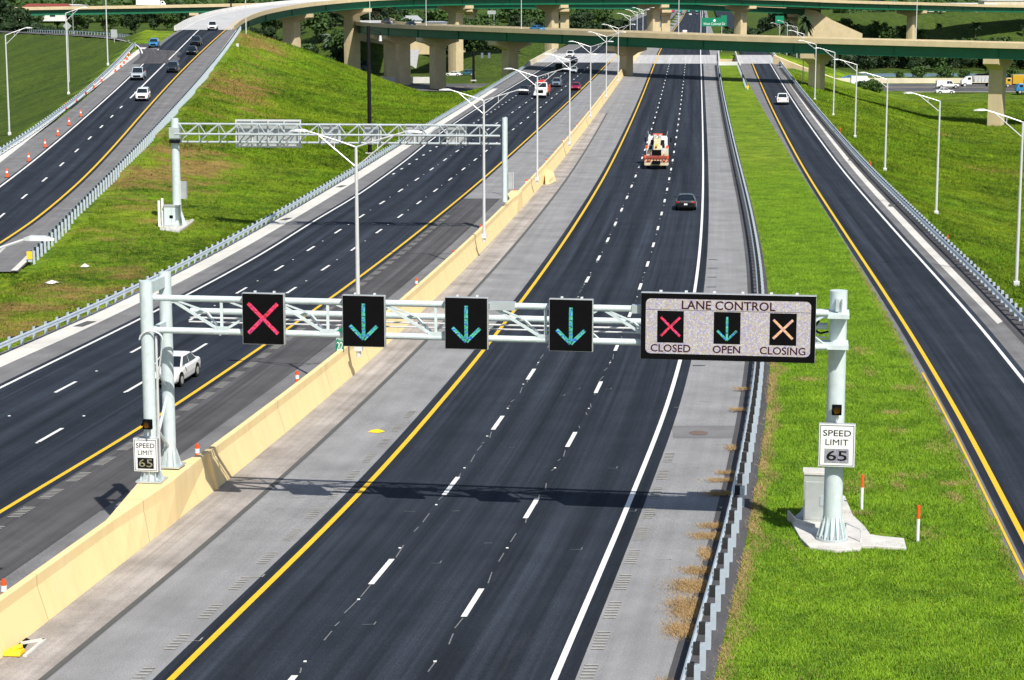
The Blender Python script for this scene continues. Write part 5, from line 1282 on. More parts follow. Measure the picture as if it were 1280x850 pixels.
oc = [(8.8,222,'nearest the left edge of the photo'),(36,202,'second from the left edge'),(56.4,184.5,'third from the left edge'),(72.4,170,'fourth from the left edge'),(86.5,157,'fifth from the left edge'),(101,146,'at the right end of the slanted cone line'),
 (82,137,'lowest of those beside the guardrail'),(94.7,127,'second lowest beside the guardrail'),(107,118,'third beside the guardrail'),(117.5,110.5,'fourth beside the guardrail'),(127,102.5,'fifth beside the guardrail'),(144.4,90,'sixth beside the guardrail'),(151,84.5,'seventh beside the guardrail'),(155,79.5,'eighth beside the guardrail'),(159,75,'second farthest, at the guardrail\'s bend'),(161.7,70,'farthest, at the guardrail\'s bend')]
for px, py, lab in oc:
    q = P(px, py, zN); place(cone, USED, (q[0], q[1], float(zN(q[1]))+.015), 0, 'orange cone on the left ramp\'s shoulder, '+lab, 'orange cones on the left ramp')
bc = [(5,740,'nearest, at the photo\'s left edge'),(246.7,567,'just right of the left gantry posts, only its tip showing'),(371.5,474,'between the red X signal and the barrier below it'),(520.5,355,'above the gap between the second and third signals'),(566.9,319,'second beyond the near gantry'),(600.7,287,'at the foot of the lamp left of the far gantry'),(643,242,'first beyond the far gantry'),(657.5,229,'second beyond the far gantry'),(682.7,203,'third beyond the far gantry'),(694,190.5,'fourth beyond the far gantry'),(704,177,'fifth beyond the far gantry'),(713.4,166,'sixth beyond the far gantry'),(721,158,'seventh beyond the far gantry'),(729,149,'eighth beyond the far gantry'),(736,141,'ninth beyond the far gantry'),(742,134,'tenth beyond the far gantry'),(751,122,'second farthest of the line'),(759.5,111,'farthest of the line')]
for px, py, lab in bc:
    q = P(px, py, lambda Y: zL(Y)+.75); y = q[1]; x = min(q[0], BX(y)-.85)
    place(ch, USED, (x, y, float(zL(y))+.0), 0, 'channeliser behind the barrier, '+lab, 'channelisers along the median barrier')
for px, py, lab in ((1183.5,309,'nearer'),(1050,168,'farther'),(1088,212,'middle')):
    q = P(px, py, lambda Y: zM(Y)-.2); y = q[1]; x = max(q[0], G2(y)+.7); z = float(terr(x,y))
    m = MB(); m.tube((x,y,z-.2),(x,y,z+.85), .06, n=8); o = m.build('marker_stake', M['orange']); tag(o, 'short orange stake behind the exit ramp\'s guardrail, %s one'%lab, 'stake', 'orange stakes')
# ------------------------------------------------------------------ vehicles (local frame: +Y is the front, origin on the ground)
def wheel(root, x, y, r, w=.22):
    s = 1 if x > 0 else -1
    m = MB(); m.tube((x-s*w,y,r),(x,y,r), r, n=18); m.tube((x-s*w,y,r),(x-s*w*.05,y,r), r*.98, n=18); t = m.build('wheel', M['rubber'], root)
    m = MB(); m.tube((x+s*.002,y,r),(x+s*.02,y,r), r*.62, n=12); m.build('rim', M['cab'], t)
    return t
def ring_body(stations):
    """stations: (y, half width, z bottom, z top, corner)"""
    rs = []
    for y, w, zb, zt, c in stations:
        h = [(w*.86,zb),(w*.97,zb+.12),(w,zb+(zt-zb)*.5),(w*.975,zt-c),(w*.90,zt-c*.28),(w*.6,zt)]
        rs.append([(x,y,z) for x,z in h]+[(-x,y,z) for x,z in reversed(h)])
    return rs
def cabin(root, y0, y1, t0, t1, wb, wt, zb, zt, mat, doors=2, side_split=None, crown=.04):
    """greenhouse: y0..y1 at the belt, t0..t1 at the roof; glass panes are children"""
    m = MB()
    b = [(-wb,y0,zb),(wb,y0,zb),(wb,y1,zb),(-wb,y1,zb)]; t = [(-wt,t0,zt),(wt,t0,zt),(wt,t1,zt),(-wt,t1,zt)]
    cr = [(-wt*.55,t0+.12,zt+crown),(wt*.55,t0+.12,zt+crown),(wt*.55,t1-.12,zt+crown),(-wt*.55,t1-.12,zt+crown)]
    m.loft([b, t, cr]); g = m.build('cabin', M[mat], root, bevel=.035)
    B = [np.array(p) for p in b]; T = [np.array(p) for p in t]
    def pane(i, j, u0, u1, v0, v1, nm):
        bl = lambda u, v: (B[i]*(1-u)+B[j]*u)*(1-v)+(T[i]*(1-u)+T[j]*u)*v
        q = [bl(u0,v0),bl(u1,v0),bl(u1,v1),bl(u0,v1)]; n = np.cross(q[1]-q[0], q[3]-q[0]); n /= np.linalg.norm(n)
        m = MB(); m.loft([[tuple(p-n*.02) for p in q],[tuple(p+n*.008) for p in q]]); m.build(nm, M['glass'], g, fixn=True)
    pane(0,1,.07,.93,.10,.93,'rear_window'); pane(2,3,.05,.95,.05,.95,'windscreen')
    k = doors
    for i, j in ((1,2),(3,0)):
        for a in range(k):
            u0 = .05+a*.92/k; u1 = u0+.92/k-.03
            pane(i,j,u0,u1,.10,.90,'side_window')
    return g
def vehicle(kind, mat, L=4.7, W=1.84, Hh=1.45, name='car', cat='car'):
    t = thing(name, 'x', cat); h = W/2; f = L/2
    if kind == 'sedan':
        st = [(-f,h*.80,.34,.78,.10),(-f+.10,h*.93,.26,.98,.12),(-f+.75,h,.20,1.00,.10),(-f+1.4,h,.19,.97,.08),(0,h,.18,.95,.08),(f-1.35,h,.19,.93,.08),(f-.7,h*.98,.20,.86,.10),(f-.15,h*.90,.24,.72,.12),(f,h*.76,.32,.62,.10)]
        cab = (-f+.55,f-1.25,-f+1.25,f-2.15,h*.88,h*.66,.94,Hh)
    elif kind == 'suv':
        st = [(-f,h*.86,.40,.92,.10),(-f+.08,h*.97,.30,1.10,.10),(-f+.5,h,.26,1.12,.08),(0,h,.25,1.08,.08),(f-1.2,h,.26,1.06,.08),(f-.6,h*.98,.28,1.00,.10),(f-.1,h*.92,.32,.88,.12),(f,h*.80,.40,.78,.10)]
        cab = (-f+.12,f-1.15,-f+.55,f-1.85,h*.92,h*.74,1.06,Hh)
    elif kind == 'pickup':
        st = [(f-3.4,h,.42,1.10,.06),(f-1.4,h,.42,1.13,.07),(f-.6,h*.99,.42,1.10,.10),(f-.08,h*.95,.45,1.0,.12),(f,h*.85,.50,.9,.10)]
        cab = (f-3.38,f-1.35,f-3.2,f-2.0,h*.90,h*.76,1.10,Hh)
    elif kind == 'van':
        st = [(-f,h*.96,.40,1.2,.06),(-f+.1,h,.34,1.3,.06),(f-1.3,h,.34,1.3,.06),(f-.7,h*.97,.36,1.22,.12),(f-.1,h*.92,.38,1.02,.14),(f,h*.8,.45,.85,.10)]
        cab = (-f+.04,f-.95,-f+.10,f-1.85,h*.985,h*.86,1.25,Hh)
    m = MB(); m.loft(ring_body(st)); body = m.build('body', M[mat], t, fixn=True, bevel=.03)
    cabin(t, *cab, mat, doors=1 if kind in ('van',) else 2)
    if kind == 'van':   # blank load space: cover the long side glass with body-coloured panels
        g = [c for c in t.children if c.name.startswith('cabin')][0]
        for c in list(g.children):
            if c.name.startswith(('side_window','rear_window')): bpy.data.objects.remove(c)
        for s in (-1,1):
            m = MB(); m.loft([[(s*(h*.985+d-.02*0),f-1.75,1.32),(s*(h*.985+d),f-1.10,1.32),(s*(h*.90+d),f-1.75,1.85),(s*(h*.90+d),f-2.0,1.85),(s*(h*.93+d),f-2.1,1.6)] for d in (-.03,.022)]); m.build('side_window', M['glass'], g, fixn=True)
    if kind == 'pickup':
        m = MB(); y0, y1 = -f, f-3.42
        for s in (-1,1): m.box((s*(h-.04),(y0+y1)/2,.83),(.08,y1-y0,.58))
        m.box((0,(y0+y1)/2,.62),(W-.18,y1-y0,.10)); m.build('bed', M[mat], t, bevel=.015)
        m = MB(); m.box((0,y0+.03,.84),(W-.19,.06,.50)); m.build('tailgate', M[mat], t, bevel=.015)
        m = MB(); m.box((0,y0-.08,.50),(W*.98,.16,.20)); m.build('rear_bumper', M['chrome'], t, bevel=.02)
    zr = .34 if kind in ('sedan',) else .38
    for s in (-1,1):
        for y in (f-.92, -f+(.98 if kind != 'pickup' else 1.15)):
            m = MB(); m.tube((s*(h-.22),y,zr+.03),(s*(h+.004),y,zr+.03), zr+.07, n=20); m.build('wheel_arch', M['black'], t)
            wheel(t, s*(h+.012), y, zr)
    zt = .70 if kind == 'sedan' else .86; zh = .62 if kind == 'sedan' else (.78 if kind == 'suv' else .84)
    for s in (-1,1):
        m = MB(); m.loft([[(s*h*.52,f-.04+d,zh-.07),(s*h*.86,f-.20+d,zh-.05),(s*h*.88,f-.22+d,zh+.07),(s*h*.56,f-.08+d,zh+.06)] for d in (-.05,.05)]); m.build('headlight', M['lamp'], t, fixn=True)
        m = MB(); z0, z1 = (.76,.86) if kind == 'sedan' else (.80,1.10)
        x0, x1 = (h*.56,h*.88) if kind == 'sedan' else (h*.70,h*.93)
        m.loft([[(s*x0,-f-.012+d,z0),(s*x1,-f+.05+d,z0),(s*x1,-f+.06+d,z1),(s*x0,-f+.0+d,z1)] for d in (-.03,.08)]); m.build('taillight', M['tail'], t, fixn=True)
        yc_ = cab[1]-.35; m = MB(); m.box((s*(h+.09),yc_,cab[6]+.08),(.18,.10,.14)); m.build('mirror', M[mat], t, bevel=.03)
    m = MB(); m.box((0,f-.015,zh-.14),(W*.56,.06,.17 if kind == 'sedan' else .30)); m.build('grille', M['black'], t, bevel=.01)
    m = MB(); m.box((0,f-.03,.36),(W*.70,.08,.10)); m.build('lower_intake', M['black'], t)
    m = MB(); m.box((0,-f-.022,.62 if kind != 'pickup' else .70),(.31,.02,.155)); m.build('number_plate', M['signwhite'], t)
    m = MB(); m.box((0,-f+.01,.33),(W*.72,.10,.14)); m.build('lower_trim', M['black'], t)
    return t
PROTO = {}
def veh(kind, mat, x, y, z, rz, label, pitch=0.0, cat=None, **kw):
    key = (kind, mat, tuple(sorted(kw.items())))
    if key not in PROTO:
        nm = {'sedan':'car','suv':'car','pickup':'pickup_truck','van':'van'}[kind]
        PROTO[key] = vehicle(kind, mat, name=nm, cat={'sedan':'car','suv':'car','pickup':'pickup','van':'van'}[kind], **kw)
    o = place(PROTO[key], USED, (x, y, z), rz, label)
    if pitch: o.rotation_euler = (pitch, 0, rz)
    return o
def on(px, py, z): return P(px, py, z)
def lane_veh(kind, mat, px, py, line, z, label, away, L=4.7, **kw):
    """px,py: where the vehicle's nearest end meets the road"""
    q = P(px, py, z); h = heading(line, q[1]); x, y = q[0]-math.sin(h)*L/2, q[1]+math.cos(h)*L/2
    slope = math.atan((float(z(y+3))-float(z(y-3)))/6)
    return veh(kind, mat, x, y, float(z(y))+.02, h if away else h+math.pi, label, pitch=slope if away else -slope, **({'L':L} if L != 4.7 else {}), **kw)
lane_veh('sedan','pblack', 857,264, W1, zM, 'black car driving away in the right lane, behind the crane truck', True, Hh=1.36, W=1.9)
lane_veh('sedan','pwhite', 200,487, LY, zL, 'white car behind the near gantry\'s left posts, nearest oncoming vehicle', False, L=4.8, Hh=1.42)
lane_veh('suv','pdark', 654,119, LY, zL, 'dark car in the outer oncoming lane left of the white work truck', False, Hh=1.65)
lane_veh('suv','pgrey', 695,109, LY, zL, 'blue-grey car right behind the white work truck, towards us', False, Hh=1.7)
lane_veh('sedan','pmaroon', 719,113.5, LY, zL, 'dark red car in the inner oncoming lane beside the yellow line', False)
lane_veh('suv','pblack', 698,89.5, LY, zL, 'black car in the lower flyover\'s shadow, left of the silver one', False, Hh=1.7, W=1.95)
lane_veh('sedan','psilver', 716,92, LY, zL, 'silver car in the lower flyover\'s shadow, right of the black one', False)
lane_veh('sedan','pdark', 716.5,79.5, LY, zL, 'dark car just beyond the lower flyover\'s shadow, behind the white pickup lane', False, L=4.5)
lane_veh('pickup','pwhite', 712,72.5, LY, zL, 'white pickup on the pale bridge surface, towards us, under the lower flyover', False, L=5.6, Hh=1.85, W=2.0)
lane_veh('pickup','pwhite', 978.5,131.5, RY, zM, 'white pickup driving away on the single-lane exit ramp', True, L=5.6, Hh=1.85, W=2.0)
lane_veh('suv','pwhite', 177,127, ND, zN, 'white car on the left ramp, nearest to the camera', False, Hh=1.65)
lane_veh('pickup','psilver', 171,101, ND, zN, 'silver pickup on the left ramp, behind the white car', False, L=5.6, Hh=1.9, W=2.0)
lane_veh('suv','pdark', 215,91.5, NY, zN, 'dark grey car on the left ramp, nearest of the three dark ones', False, Hh=1.65)
lane_veh('sedan','pblack', 239,69, NY, zN, 'black car on the left ramp, middle of the three dark ones', False)
lane_veh('pickup','pdark', 244,58, NY, zN, 'dark pickup on the left ramp, farthest of the three dark ones', False, L=5.4, Hh=1.8, W=1.95)
lane_veh('suv','pblue', 191.5,60, NW, zN, 'bright blue car where the side road merges into the left ramp', False, Hh=1.6)
lane_veh('pickup','pwhite', 265,38.5, NY, zN, 'white pickup entering the left ramp where its bridge begins', False, L=5.6, Hh=1.9, W=2.0)
# vehicles on the lower street (side on)
zs = -4.54
def street_v(kind, mat, px, py, label, rz, **kw):
    q = P(px, py, zs); return veh(kind, mat, q[0], q[1], zs+.02, rz, label, **kw)
street_v('van','pwhite', 1077.5,108.5, 'white high-roof van on the lower street, right of the exit ramp', -math.pi/2, L=6.0, Hh=2.75, W=2.0)
q = P(1184,110.5,zs); sv = veh('pickup','pwhite', q[0],q[1],zs+.02,-math.pi/2,'white service pickup with a lettered box body on the lower street', L=5.7, Hh=1.95, W=2.0)
street_v('sedan','pwhite', 1181,117.5, 'white car on the near edge of the lower street, below the service pickup', -math.pi/2, L=4.6)
street_v('sedan','psilver', 1043,99.5, 'pale car on the lower street beside the retaining wall', math.pi/2)
q = PD(1061,93,556); veh('suv','pblue', q[0],q[1],-4.2,math.pi/2,'blue car on the far side of the lower street, near the retaining wall')
street_v('suv','psilver', 465.5,101.5, 'silver car on the lower street left of the flyover piers', -math.pi/2, Hh=1.65)
street_v('sedan','pwhite', 566,95.5, 'white car on the lower street behind the left flyover pier', math.pi/2)
street_v('suv','pteal', 583.5,94.5, 'dark teal car on the lower street left of the signal mast', math.pi/2, Hh=1.75)
# lettered box on the service pickup
m = MB(); m.box((q[0]*0-0,-1.55,1.42),(1.9,2.5,1.1)); b_ = m.build('box_body', M['pwhite'], None, bevel=.03); b_.parent = sv
# black and white vehicles on the decks
def deck_v(kind, mat, px, c, nrm, a, label, flip=False, **kw):
    pxc = 640+S70*c[:,0]/(c[:,1]+2); k = int(np.argmin(np.abs(pxc-px))); p = c[k]; nq = nrm[k]
    return veh(kind, mat, p[0]+nq[0]*a, p[1]+nq[1]*a, p[2]+.03, math.atan2(nq[1],nq[0])+(math.pi if flip else 0), label, **kw)
deck_v('suv','pblack', 484, Bc, Bn, 0, 'black car on the lower flyover, at its far left end', Hh=1.7, W=1.95)
deck_v('sedan','pblack', 523, Bc, Bn, 2, 'small black car on the lower flyover left of the tall pier')
deck_v('sedan','pblue', 666, Bc, Bn, -1, 'blue car on the lower flyover above the oncoming carriageway')
deck_v('suv','pdark', 1091, Ac, An, 1, 'dark car on the upper flyover at the top right', Hh=1.75)
def box_truck(label, loc, rz, L=7.5, mat='truckwhite', cabmat='truckwhite', name='box_truck', cat='truck', Ht=3.6):
    t = thing(name, label, cat, loc, rz); f = L/2; ORG[t.name] = (0,0,0)
    m = MB(); m.box((0,-1.0,Ht/2+.45),(2.4,L-2.3,Ht-.9)); m.build('box_body', M[mat], t, bevel=.04)
    m = MB(); m.box((0,0,.62),(.9,L-.4,.22)); m.build('chassis', M['black'], t)
    m = MB(); m.loft([[(-1.05,f-1.9,.6),(1.05,f-1.9,.6),(1.05,f,.6),(-1.05,f,.6)],[(-1.05,f-1.9,1.5),(1.05,f-1.9,1.5),(1.05,f,1.4),(-1.05,f,1.4)],[(-.95,f-1.9,2.4),(.95,f-1.9,2.4),(.95,f-.7,2.4),(-.95,f-.7,2.4)]]); c = m.build('cab', M[cabmat], t, bevel=.06)
    m = MB(); m.loft([[(-.88,f-.05+d,1.48),(.88,f-.05+d,1.48),(.82,f-.66+d,2.28),(-.82,f-.66+d,2.28)] for d in (-.02,.03)]); m.build('windscreen', M['glass'], c, fixn=True)
    for s in (-1,1):
        m = MB(); m.box((s*1.03,f-1.2,1.85),(.05,.75,.6)); m.build('side_window', M['glass'], c)
        for y in (f-.9, -f+1.3, -f+2.3): wheel(t, s*1.15, y, .48, .3)
    return t
k = int(np.argmin(np.abs(640+S70*Cc[:,0]/(Cc[:,1]+2)-192))); p, nq = Cc[k], Cn[k]
box_truck('long white box truck on the rear flyover, top left of the photo', (p[0],p[1],p[2]+.03), math.atan2(nq[1],nq[0]), L=11, Ht=4.0)
# mustard and teal trucks at the right end of the lower street
q = P(1271,109,zs); box_truck('mustard truck at the right end of the lower street, behind the flyover pier', (q[0],q[1],zs), math.pi/2, L=7, mat='pmustard', cabmat='pmustard', Ht=3.2)
q = P(1287,117,zs); box_truck('teal truck cut off by the right edge of the photo, on the lower street', (q[0],q[1],zs), math.pi/2, L=7, mat='pblue', cabmat='pblue', Ht=3.4)
# dump truck
q = P(1228,108.5,zs); t = thing('dump_truck', 'dump truck with long ribbed aluminium body on the lower street, left of the flyover pier', 'truck', (q[0],q[1],zs), math.pi/2); ORG[t.name] = (0,0,0)
m = MB(); m.loft([[(-1.0,-5.0,1.2),(1.0,-5.0,1.2),(1.0,2.4,1.2),(-1.0,2.4,1.2)],[(-1.25,-5.4,2.9),(1.25,-5.4,2.9),(1.25,2.6,2.9),(-1.25,2.6,2.9)]]); b = m.build('tipper_body', M['alu'], t, bevel=.03)
m = MB()
for s in (-1,1):
    for k in range(9): m.box((s*1.17,-4.9+k*.9,2.05),(.12,.10,1.6))
m.build('side_ribs', M['cab'], b)
m = MB(); m.loft([[(-1.1,-5.0,2.9),(1.1,-5.0,2.9),(1.1,2.3,2.9),(-1.1,2.3,2.9)],[(-.3,-3.8,3.35),(.3,-3.8,3.35),(.3,1.2,3.35),(-.3,1.2,3.35)]]); m.build('load', M['black'], t)
m = MB(); m.box((0,-.5,.85),(.9,9.6,.3)); m.build('chassis', M['black'], t)
m = MB(); m.loft([[(-1.15,3.0,.7),(1.15,3.0,.7),(1.1,5.6,.7),(-1.1,5.6,.7)],[(-1.15,3.0,1.7),(1.15,3.0,1.7),(1.0,5.6,1.6),(-1.0,5.6,1.6)],[(-1.05,3.0,2.7),(1.05,3.0,2.7),(1.0,4.1,2.7),(-1.0,4.1,2.7)]]); c = m.build('cab', M['truckwhite'], t, bevel=.06)
for s in (-1,1):
    m = MB(); m.box((s*1.1,3.65,2.15),(.06,.8,.6)); m.build('side_window', M['glass'], c)
    for y in (4.8,-1.5,-2.7,-4.0): wheel(t, s*1.2, y, .52, .3)

# white work truck with orange body, oncoming
q = P(680,123,zL); h = heading(LY, q[1])+math.pi
t = thing('work_truck', 'white conventional work truck with orange bodywork, red lights and round bonnet, oncoming', 'truck', (0,0,0)); 
m = MB(); m.loft([[(-.95,1.3,.75),(.95,1.3,.75),(.9,3.9,.75),(-.9,3.9,.75)],[(-1.0,1.3,1.75),(1.0,1.3,1.75),(.80,3.9,1.55),(-.80,3.9,1.55)]]); m.build('bonnet', M['truckwhite'], t, bevel=.08)
m = MB(); m.loft([[(-1.15,-.5,.9),(1.15,-.5,.9),(1.15,1.3,.9),(-1.15,1.3,.9)],[(-1.15,-.5,1.8),(1.15,-.5,1.8),(1.15,1.3,1.8),(-1.15,1.3,1.8)],[(-1.0,-.5,2.75),(1.0,-.5,2.75),(1.0,.8,2.75),(-1.0,.8,2.75)]]); c = m.build('cab', M['truckwhite'], t, bevel=.06)
m = MB(); m.loft([[(-1.0,1.27+d,1.9),(1.0,1.27+d,1.9),(.9,.86+d,2.65),(-.9,.86+d,2.65)] for d in (-.02,.03)]); m.build('windscreen', M['glass'], c, fixn=True)
m = MB(); m.box((0,3.9,1.2),(1.25,.12,.62)); m.build('grille', M['black'], t)
m = MB(); m.box((0,4.0,.72),(2.3,.25,.38)); m.build('bumper', M['pwhite'], t, bevel=.04)
m = MB(); m.box((0,4.14,.70),(.8,.04,.2)); m.build('number_plate', M['signwhite'], t)
for s in (-1,1):
    m = MB(); m.loft([[(s*.70,2.3,.8),(s*1.15,2.3,.8),(s*1.15,3.8,.8),(s*.70,3.8,.8)],[(s*.72,2.5,1.35),(s*1.12,2.5,1.35),(s*1.08,3.6,1.2),(s*.72,3.6,1.2)]]); m.build('wing', M['truckwhite'], t, fixn=True, bevel=.05)
    m = MB(); m.box((s*.92,3.86,1.1),(.28,.08,.2)); m.build('headlight', M['lamp'], t)
    m = MB(); m.box((s*1.35,1.2,2.2),(.14,.1,.5)); m.build('mirror', M['black'], t)
    for y in (3.0,-3.6): wheel(t, s*1.15, y, .5, .3)
m = MB(); m.box((0,-3.2,1.5),(2.35,5.0,1.2)); m.build('work_body', M['orange'], t, bevel=.04)
m = MB(); m.box((0,-.9,2.9),(1.0,.6,.35)); m.box((-.2,-2.0,2.7),(.5,1.6,.9)); m.build('machinery', M['red'], t, bevel=.04)
m = MB(); m.box((.55,.2,2.87),(.25,.2,.2)); m.box((-.55,.2,2.87),(.25,.2,.2)); m.build('warning_lights', M['red'], t)
t.location = (q[0]+math.sin(h)*4.0*-1, q[1]+4.0, float(zL(q[1]))+.02); t.rotation_euler = (0,0,h)

# crane / attenuator truck seen from behind in the middle lane
q = P(821.5,212,zM); h = heading(W1, q[1])
t = thing('crane_truck', 'red and white crane truck with beige boom and amber lights, driving away', 'truck', (0,0,0))
m = MB(); m.box((0,2.5,.85),(1.0,8.6,.35)); m.build('chassis', M['black'], t)
m = MB(); m.box((0,-.55,.72),(3.0,1.1,.42)); m.build('rear_platform', M['dustywhite'], t, bevel=.03)
m = MB(); m.box((0,-1.12,.60),(2.9,.06,.26)); m.build('rear_bumper', M['beige'], t)
m = MB()
for k in range(8):
    x0 = -1.45+k*.3625; frame_bar(m, (0,-1.13,1.0),np.array([1.,0,0]),np.array([0,0,1.]),np.array([0,-1.,0]), (x0+.02,-.14),(x0+.26,.14), .17, 0,.02)
m.build('warning_stripes', M['beige'], t)
m = MB(); m.box((0,-1.08,1.0),(3.0,.08,.36)); m.build('tail_board', M['rust'], t)
m = MB(); m.box((0,-.4,1.38),(2.75,1.2,.34)); m.build('deck_equipment', M['rust'], t, bevel=.05)
m = MB(); m.box((-.45,.3,1.75),(.5,.7,.55)); m.box((.6,.2,1.7),(.7,.6,.4)); m.box((1.1,-.3,1.7),(.35,.5,.35)); m.build('winch_gear', M['beige'], t, bevel=.05)
m = MB(); m.box((-.75,.9,2.45),(.35,2.2,.25)); m.build('hose_reel', M['black'], t)
m = MB(); m.box((.78,2.4,2.5),(.3,1.4,.35)); m.build('spare_pump', M['darkmetal'], t)
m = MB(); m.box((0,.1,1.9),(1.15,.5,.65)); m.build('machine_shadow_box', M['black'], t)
m = MB(); m.loft([[(-.42,.0,2.2),(.42,.0,2.2),(.42,.7,2.2),(-.42,.7,2.2)],[(-.42,3.0,3.35),(.42,3.0,3.35),(.42,3.6,3.2),(-.42,3.6,3.2)]]); bo_ = m.build('boom', M['beige'], t, fixn=True, bevel=.04)
m = MB(); m.box((.02,.6,2.72),(.16,1.0,.25)); m.build('boom_ram', M['signyellow'], bo_)
m = MB(); m.box((-.3,3.8,3.4),(.35,1.6,.7)); m.box((.32,3.8,3.4),(.35,1.6,.7)); m.build('boom_head', M['cab'], bo_, bevel=.05)
for s, w_ in ((-1,.5),(1,.75)):
    m = MB(); m.box((s*1.05,1.9,1.75),(w_,3.2,1.15)); m.build('tool_locker', M['dustywhite'], t, bevel=.05)
    m = MB(); m.box((s*1.28,1.0,2.5),(.28,.28,.35)); m.build('warning_light', M['orange'], t, bevel=.05)
    m = MB(); m.box((s*1.38,-.9,1.45),(.25,.2,.4)); m.build('corner_lamp', M['orange'], t, bevel=.05)
    m = MB(); m.box((s*1.62,6.3,2.95),(.16,.14,.55)); m.build('mirror', M['black'], t)
    m = MB(); m.tube((s*1.1,5.0,3.4),(s*1.25,4.9,4.1), .05); m.build('exhaust_stack', M['chrome'], t)
    for y in (.2,1.5,6.3): wheel(t, s*1.2, y, .52, .35)
    m = MB(); m.box((s*.95,-1.165,.98),(.32,.03,.18)); m.build('taillight', M['tail'], t)
m = MB(); m.loft([[(-1.25,4.6,1.0),(1.25,4.6,1.0),(1.25,7.6,1.0),(-1.25,7.6,1.0)],[(-1.25,4.6,3.3),(1.25,4.6,3.3),(1.2,7.0,3.2),(-1.2,7.0,3.2)],[(-1.1,4.7,3.55),(1.1,4.7,3.55),(1.1,6.6,3.4),(-1.1,6.6,3.4)]]); c = m.build('cab', M['truckwhite'], t, bevel=.1)
m = MB(); m.box((0,4.57,2.75),(1.7,.05,.6)); m.build('rear_window', M['glass'], c)
m = MB(); m.box((0,5.0,3.68),(1.2,.35,.22)); m.build('light_bar', M['orange'], t, bevel=.04)
t.location = (q[0], q[1]+1.2, float(zM(q[1]))+.02); t.rotation_euler = (0,0,h); t.scale = (.93,1,.97)
# distant cars on the motorway beyond the flyovers
for i, (px, py, mat, D, kd) in enumerate(((856,42.5,'pwhite',830,'van'),(863,19.5,'pwhite',0,'suv'),(853,19,'pdark',0,'suv'),(871,19,'pdark',0,'sedan'),(880,18.5,'pblack',0,'suv'),(848,18.5,'psilver',0,'sedan'),(793,37.5,'pdark',0,'sedan'),(781,37,'psilver',0,'suv'),(788,33,'pwhite',0,'suv'),(800,33,'pblack',0,'sedan'))):
    q = P(px, py, zM); lab = ['pale vehicle close beyond the lower flyover on the main carriageway','white distant car beyond the flyovers, in the middle lanes','dark distant car beyond the flyovers, left of the white one','dark distant car beyond the flyovers, right of the white one','black distant car beyond the flyovers, rightmost of the row','silver distant car beyond the flyovers, leftmost of the row','dark car beyond the lower flyover on the oncoming carriageway, nearest the pier','silver car beyond the lower flyover on the oncoming carriageway','white car beyond the lower flyover, above the silver one','black car beyond the lower flyover, farthest of the oncoming ones'][i]
    veh(kd, mat, q[0], q[1]+2, float(zM(q[1]))+.1, 0 if px > 840 else math.pi, lab)

# ------------------------------------------------------------------ odds and ends on the ground
q = P(470,540,zM); m = MB()
m.loft([[(q[0]-.35,q[1]-.1,q[2]+.02),(q[0]+.1,q[1]-.28,q[2]+.02),(q[0]+.4,q[1],q[2]+.02),(q[0]+.05,q[1]+.3,q[2]+.02)],[(q[0]-.2,q[1]-.05,q[2]+.10),(q[0]+.1,q[1]-.15,q[2]+.14),(q[0]+.25,q[1]+.05,q[2]+.08),(q[0]+.05,q[1]+.15,q[2]+.11)]]); tag(m.build('crushed_debris', M['signyellow']), 'crushed yellow plastic scrap on the grey shoulder left of the yellow line', 'debris')
q = P(28,812,zM); t = thing('drain_inlet', 'open drain with a pale angled frame at the barrier foot, bottom left', 'drain', tuple(q))
m = MB(); m.add([tuple(P(x_,y_,.02)) for x_, y_ in ((2,818),(30,795),(38,800),(24,822))], [(0,1,2,3)]); m.build('opening', M['black'], t)
for a, b in (((26,804),(56,799)),((56,799),(31,820))):
    m = MB(); p0, p1 = P(*a,.05), P(*b,.05); m.beam(p0, p1, .12, .06); m.build('frame_bar', M['slab'], t)
q = P(19,819,.0); m = MB(); m.loft([[(q[0]-.32,q[1]-.2,.03),(q[0]+.2,q[1]-.25,.03),(q[0]+.28,q[1]+.2,.03),(q[0]-.25,q[1]+.25,.03)],[(q[0]-.3,q[1]-.15,.18),(q[0]+.18,q[1]-.2,.18),(q[0]+.25,q[1]+.15,.18),(q[0]-.2,q[1]+.2,.18)]]); t = m.build('cylinder_cap', M['signyellow'], bevel=.03); t.name = 'yellow_tool'; tag(t, 'yellow chunky tool with a rounded grip lying in the open drain', 'tool')
m = MB(); m.tube((q[0]-.1,q[1],.2),(q[0]+.2,q[1]+.1,.26), .07, n=10); h_ = m.build('handle', M['signyellow'], None); h_.parent = t
for px, py, sc, lab in ((65,355,.7,'largest crumpled white litter sheet on the left grass bank'),(106,334,.6,'small white litter scrap higher on the left grass bank')):
    q = P(px, py, 0.0)
    for _ in range(10): q = P(px, py, float(terr(q[0],q[1])))
    m = MB(); n_ = 9; rr = rng.uniform(.4,1,n_)*sc*.7; m.add([(q[0]+math.cos(k*2*math.pi/n_)*rr[k]*1.3, q[1]+math.sin(k*2*math.pi/n_)*rr[k], q[2]+.04+rng.uniform(0,.08)) for k in range(n_)]+[(q[0],q[1],q[2]+.30)], [(k,(k+1)%n_,n_) for k in range(n_)])
    tag(m.build('litter', M['debris']), lab, 'litter')
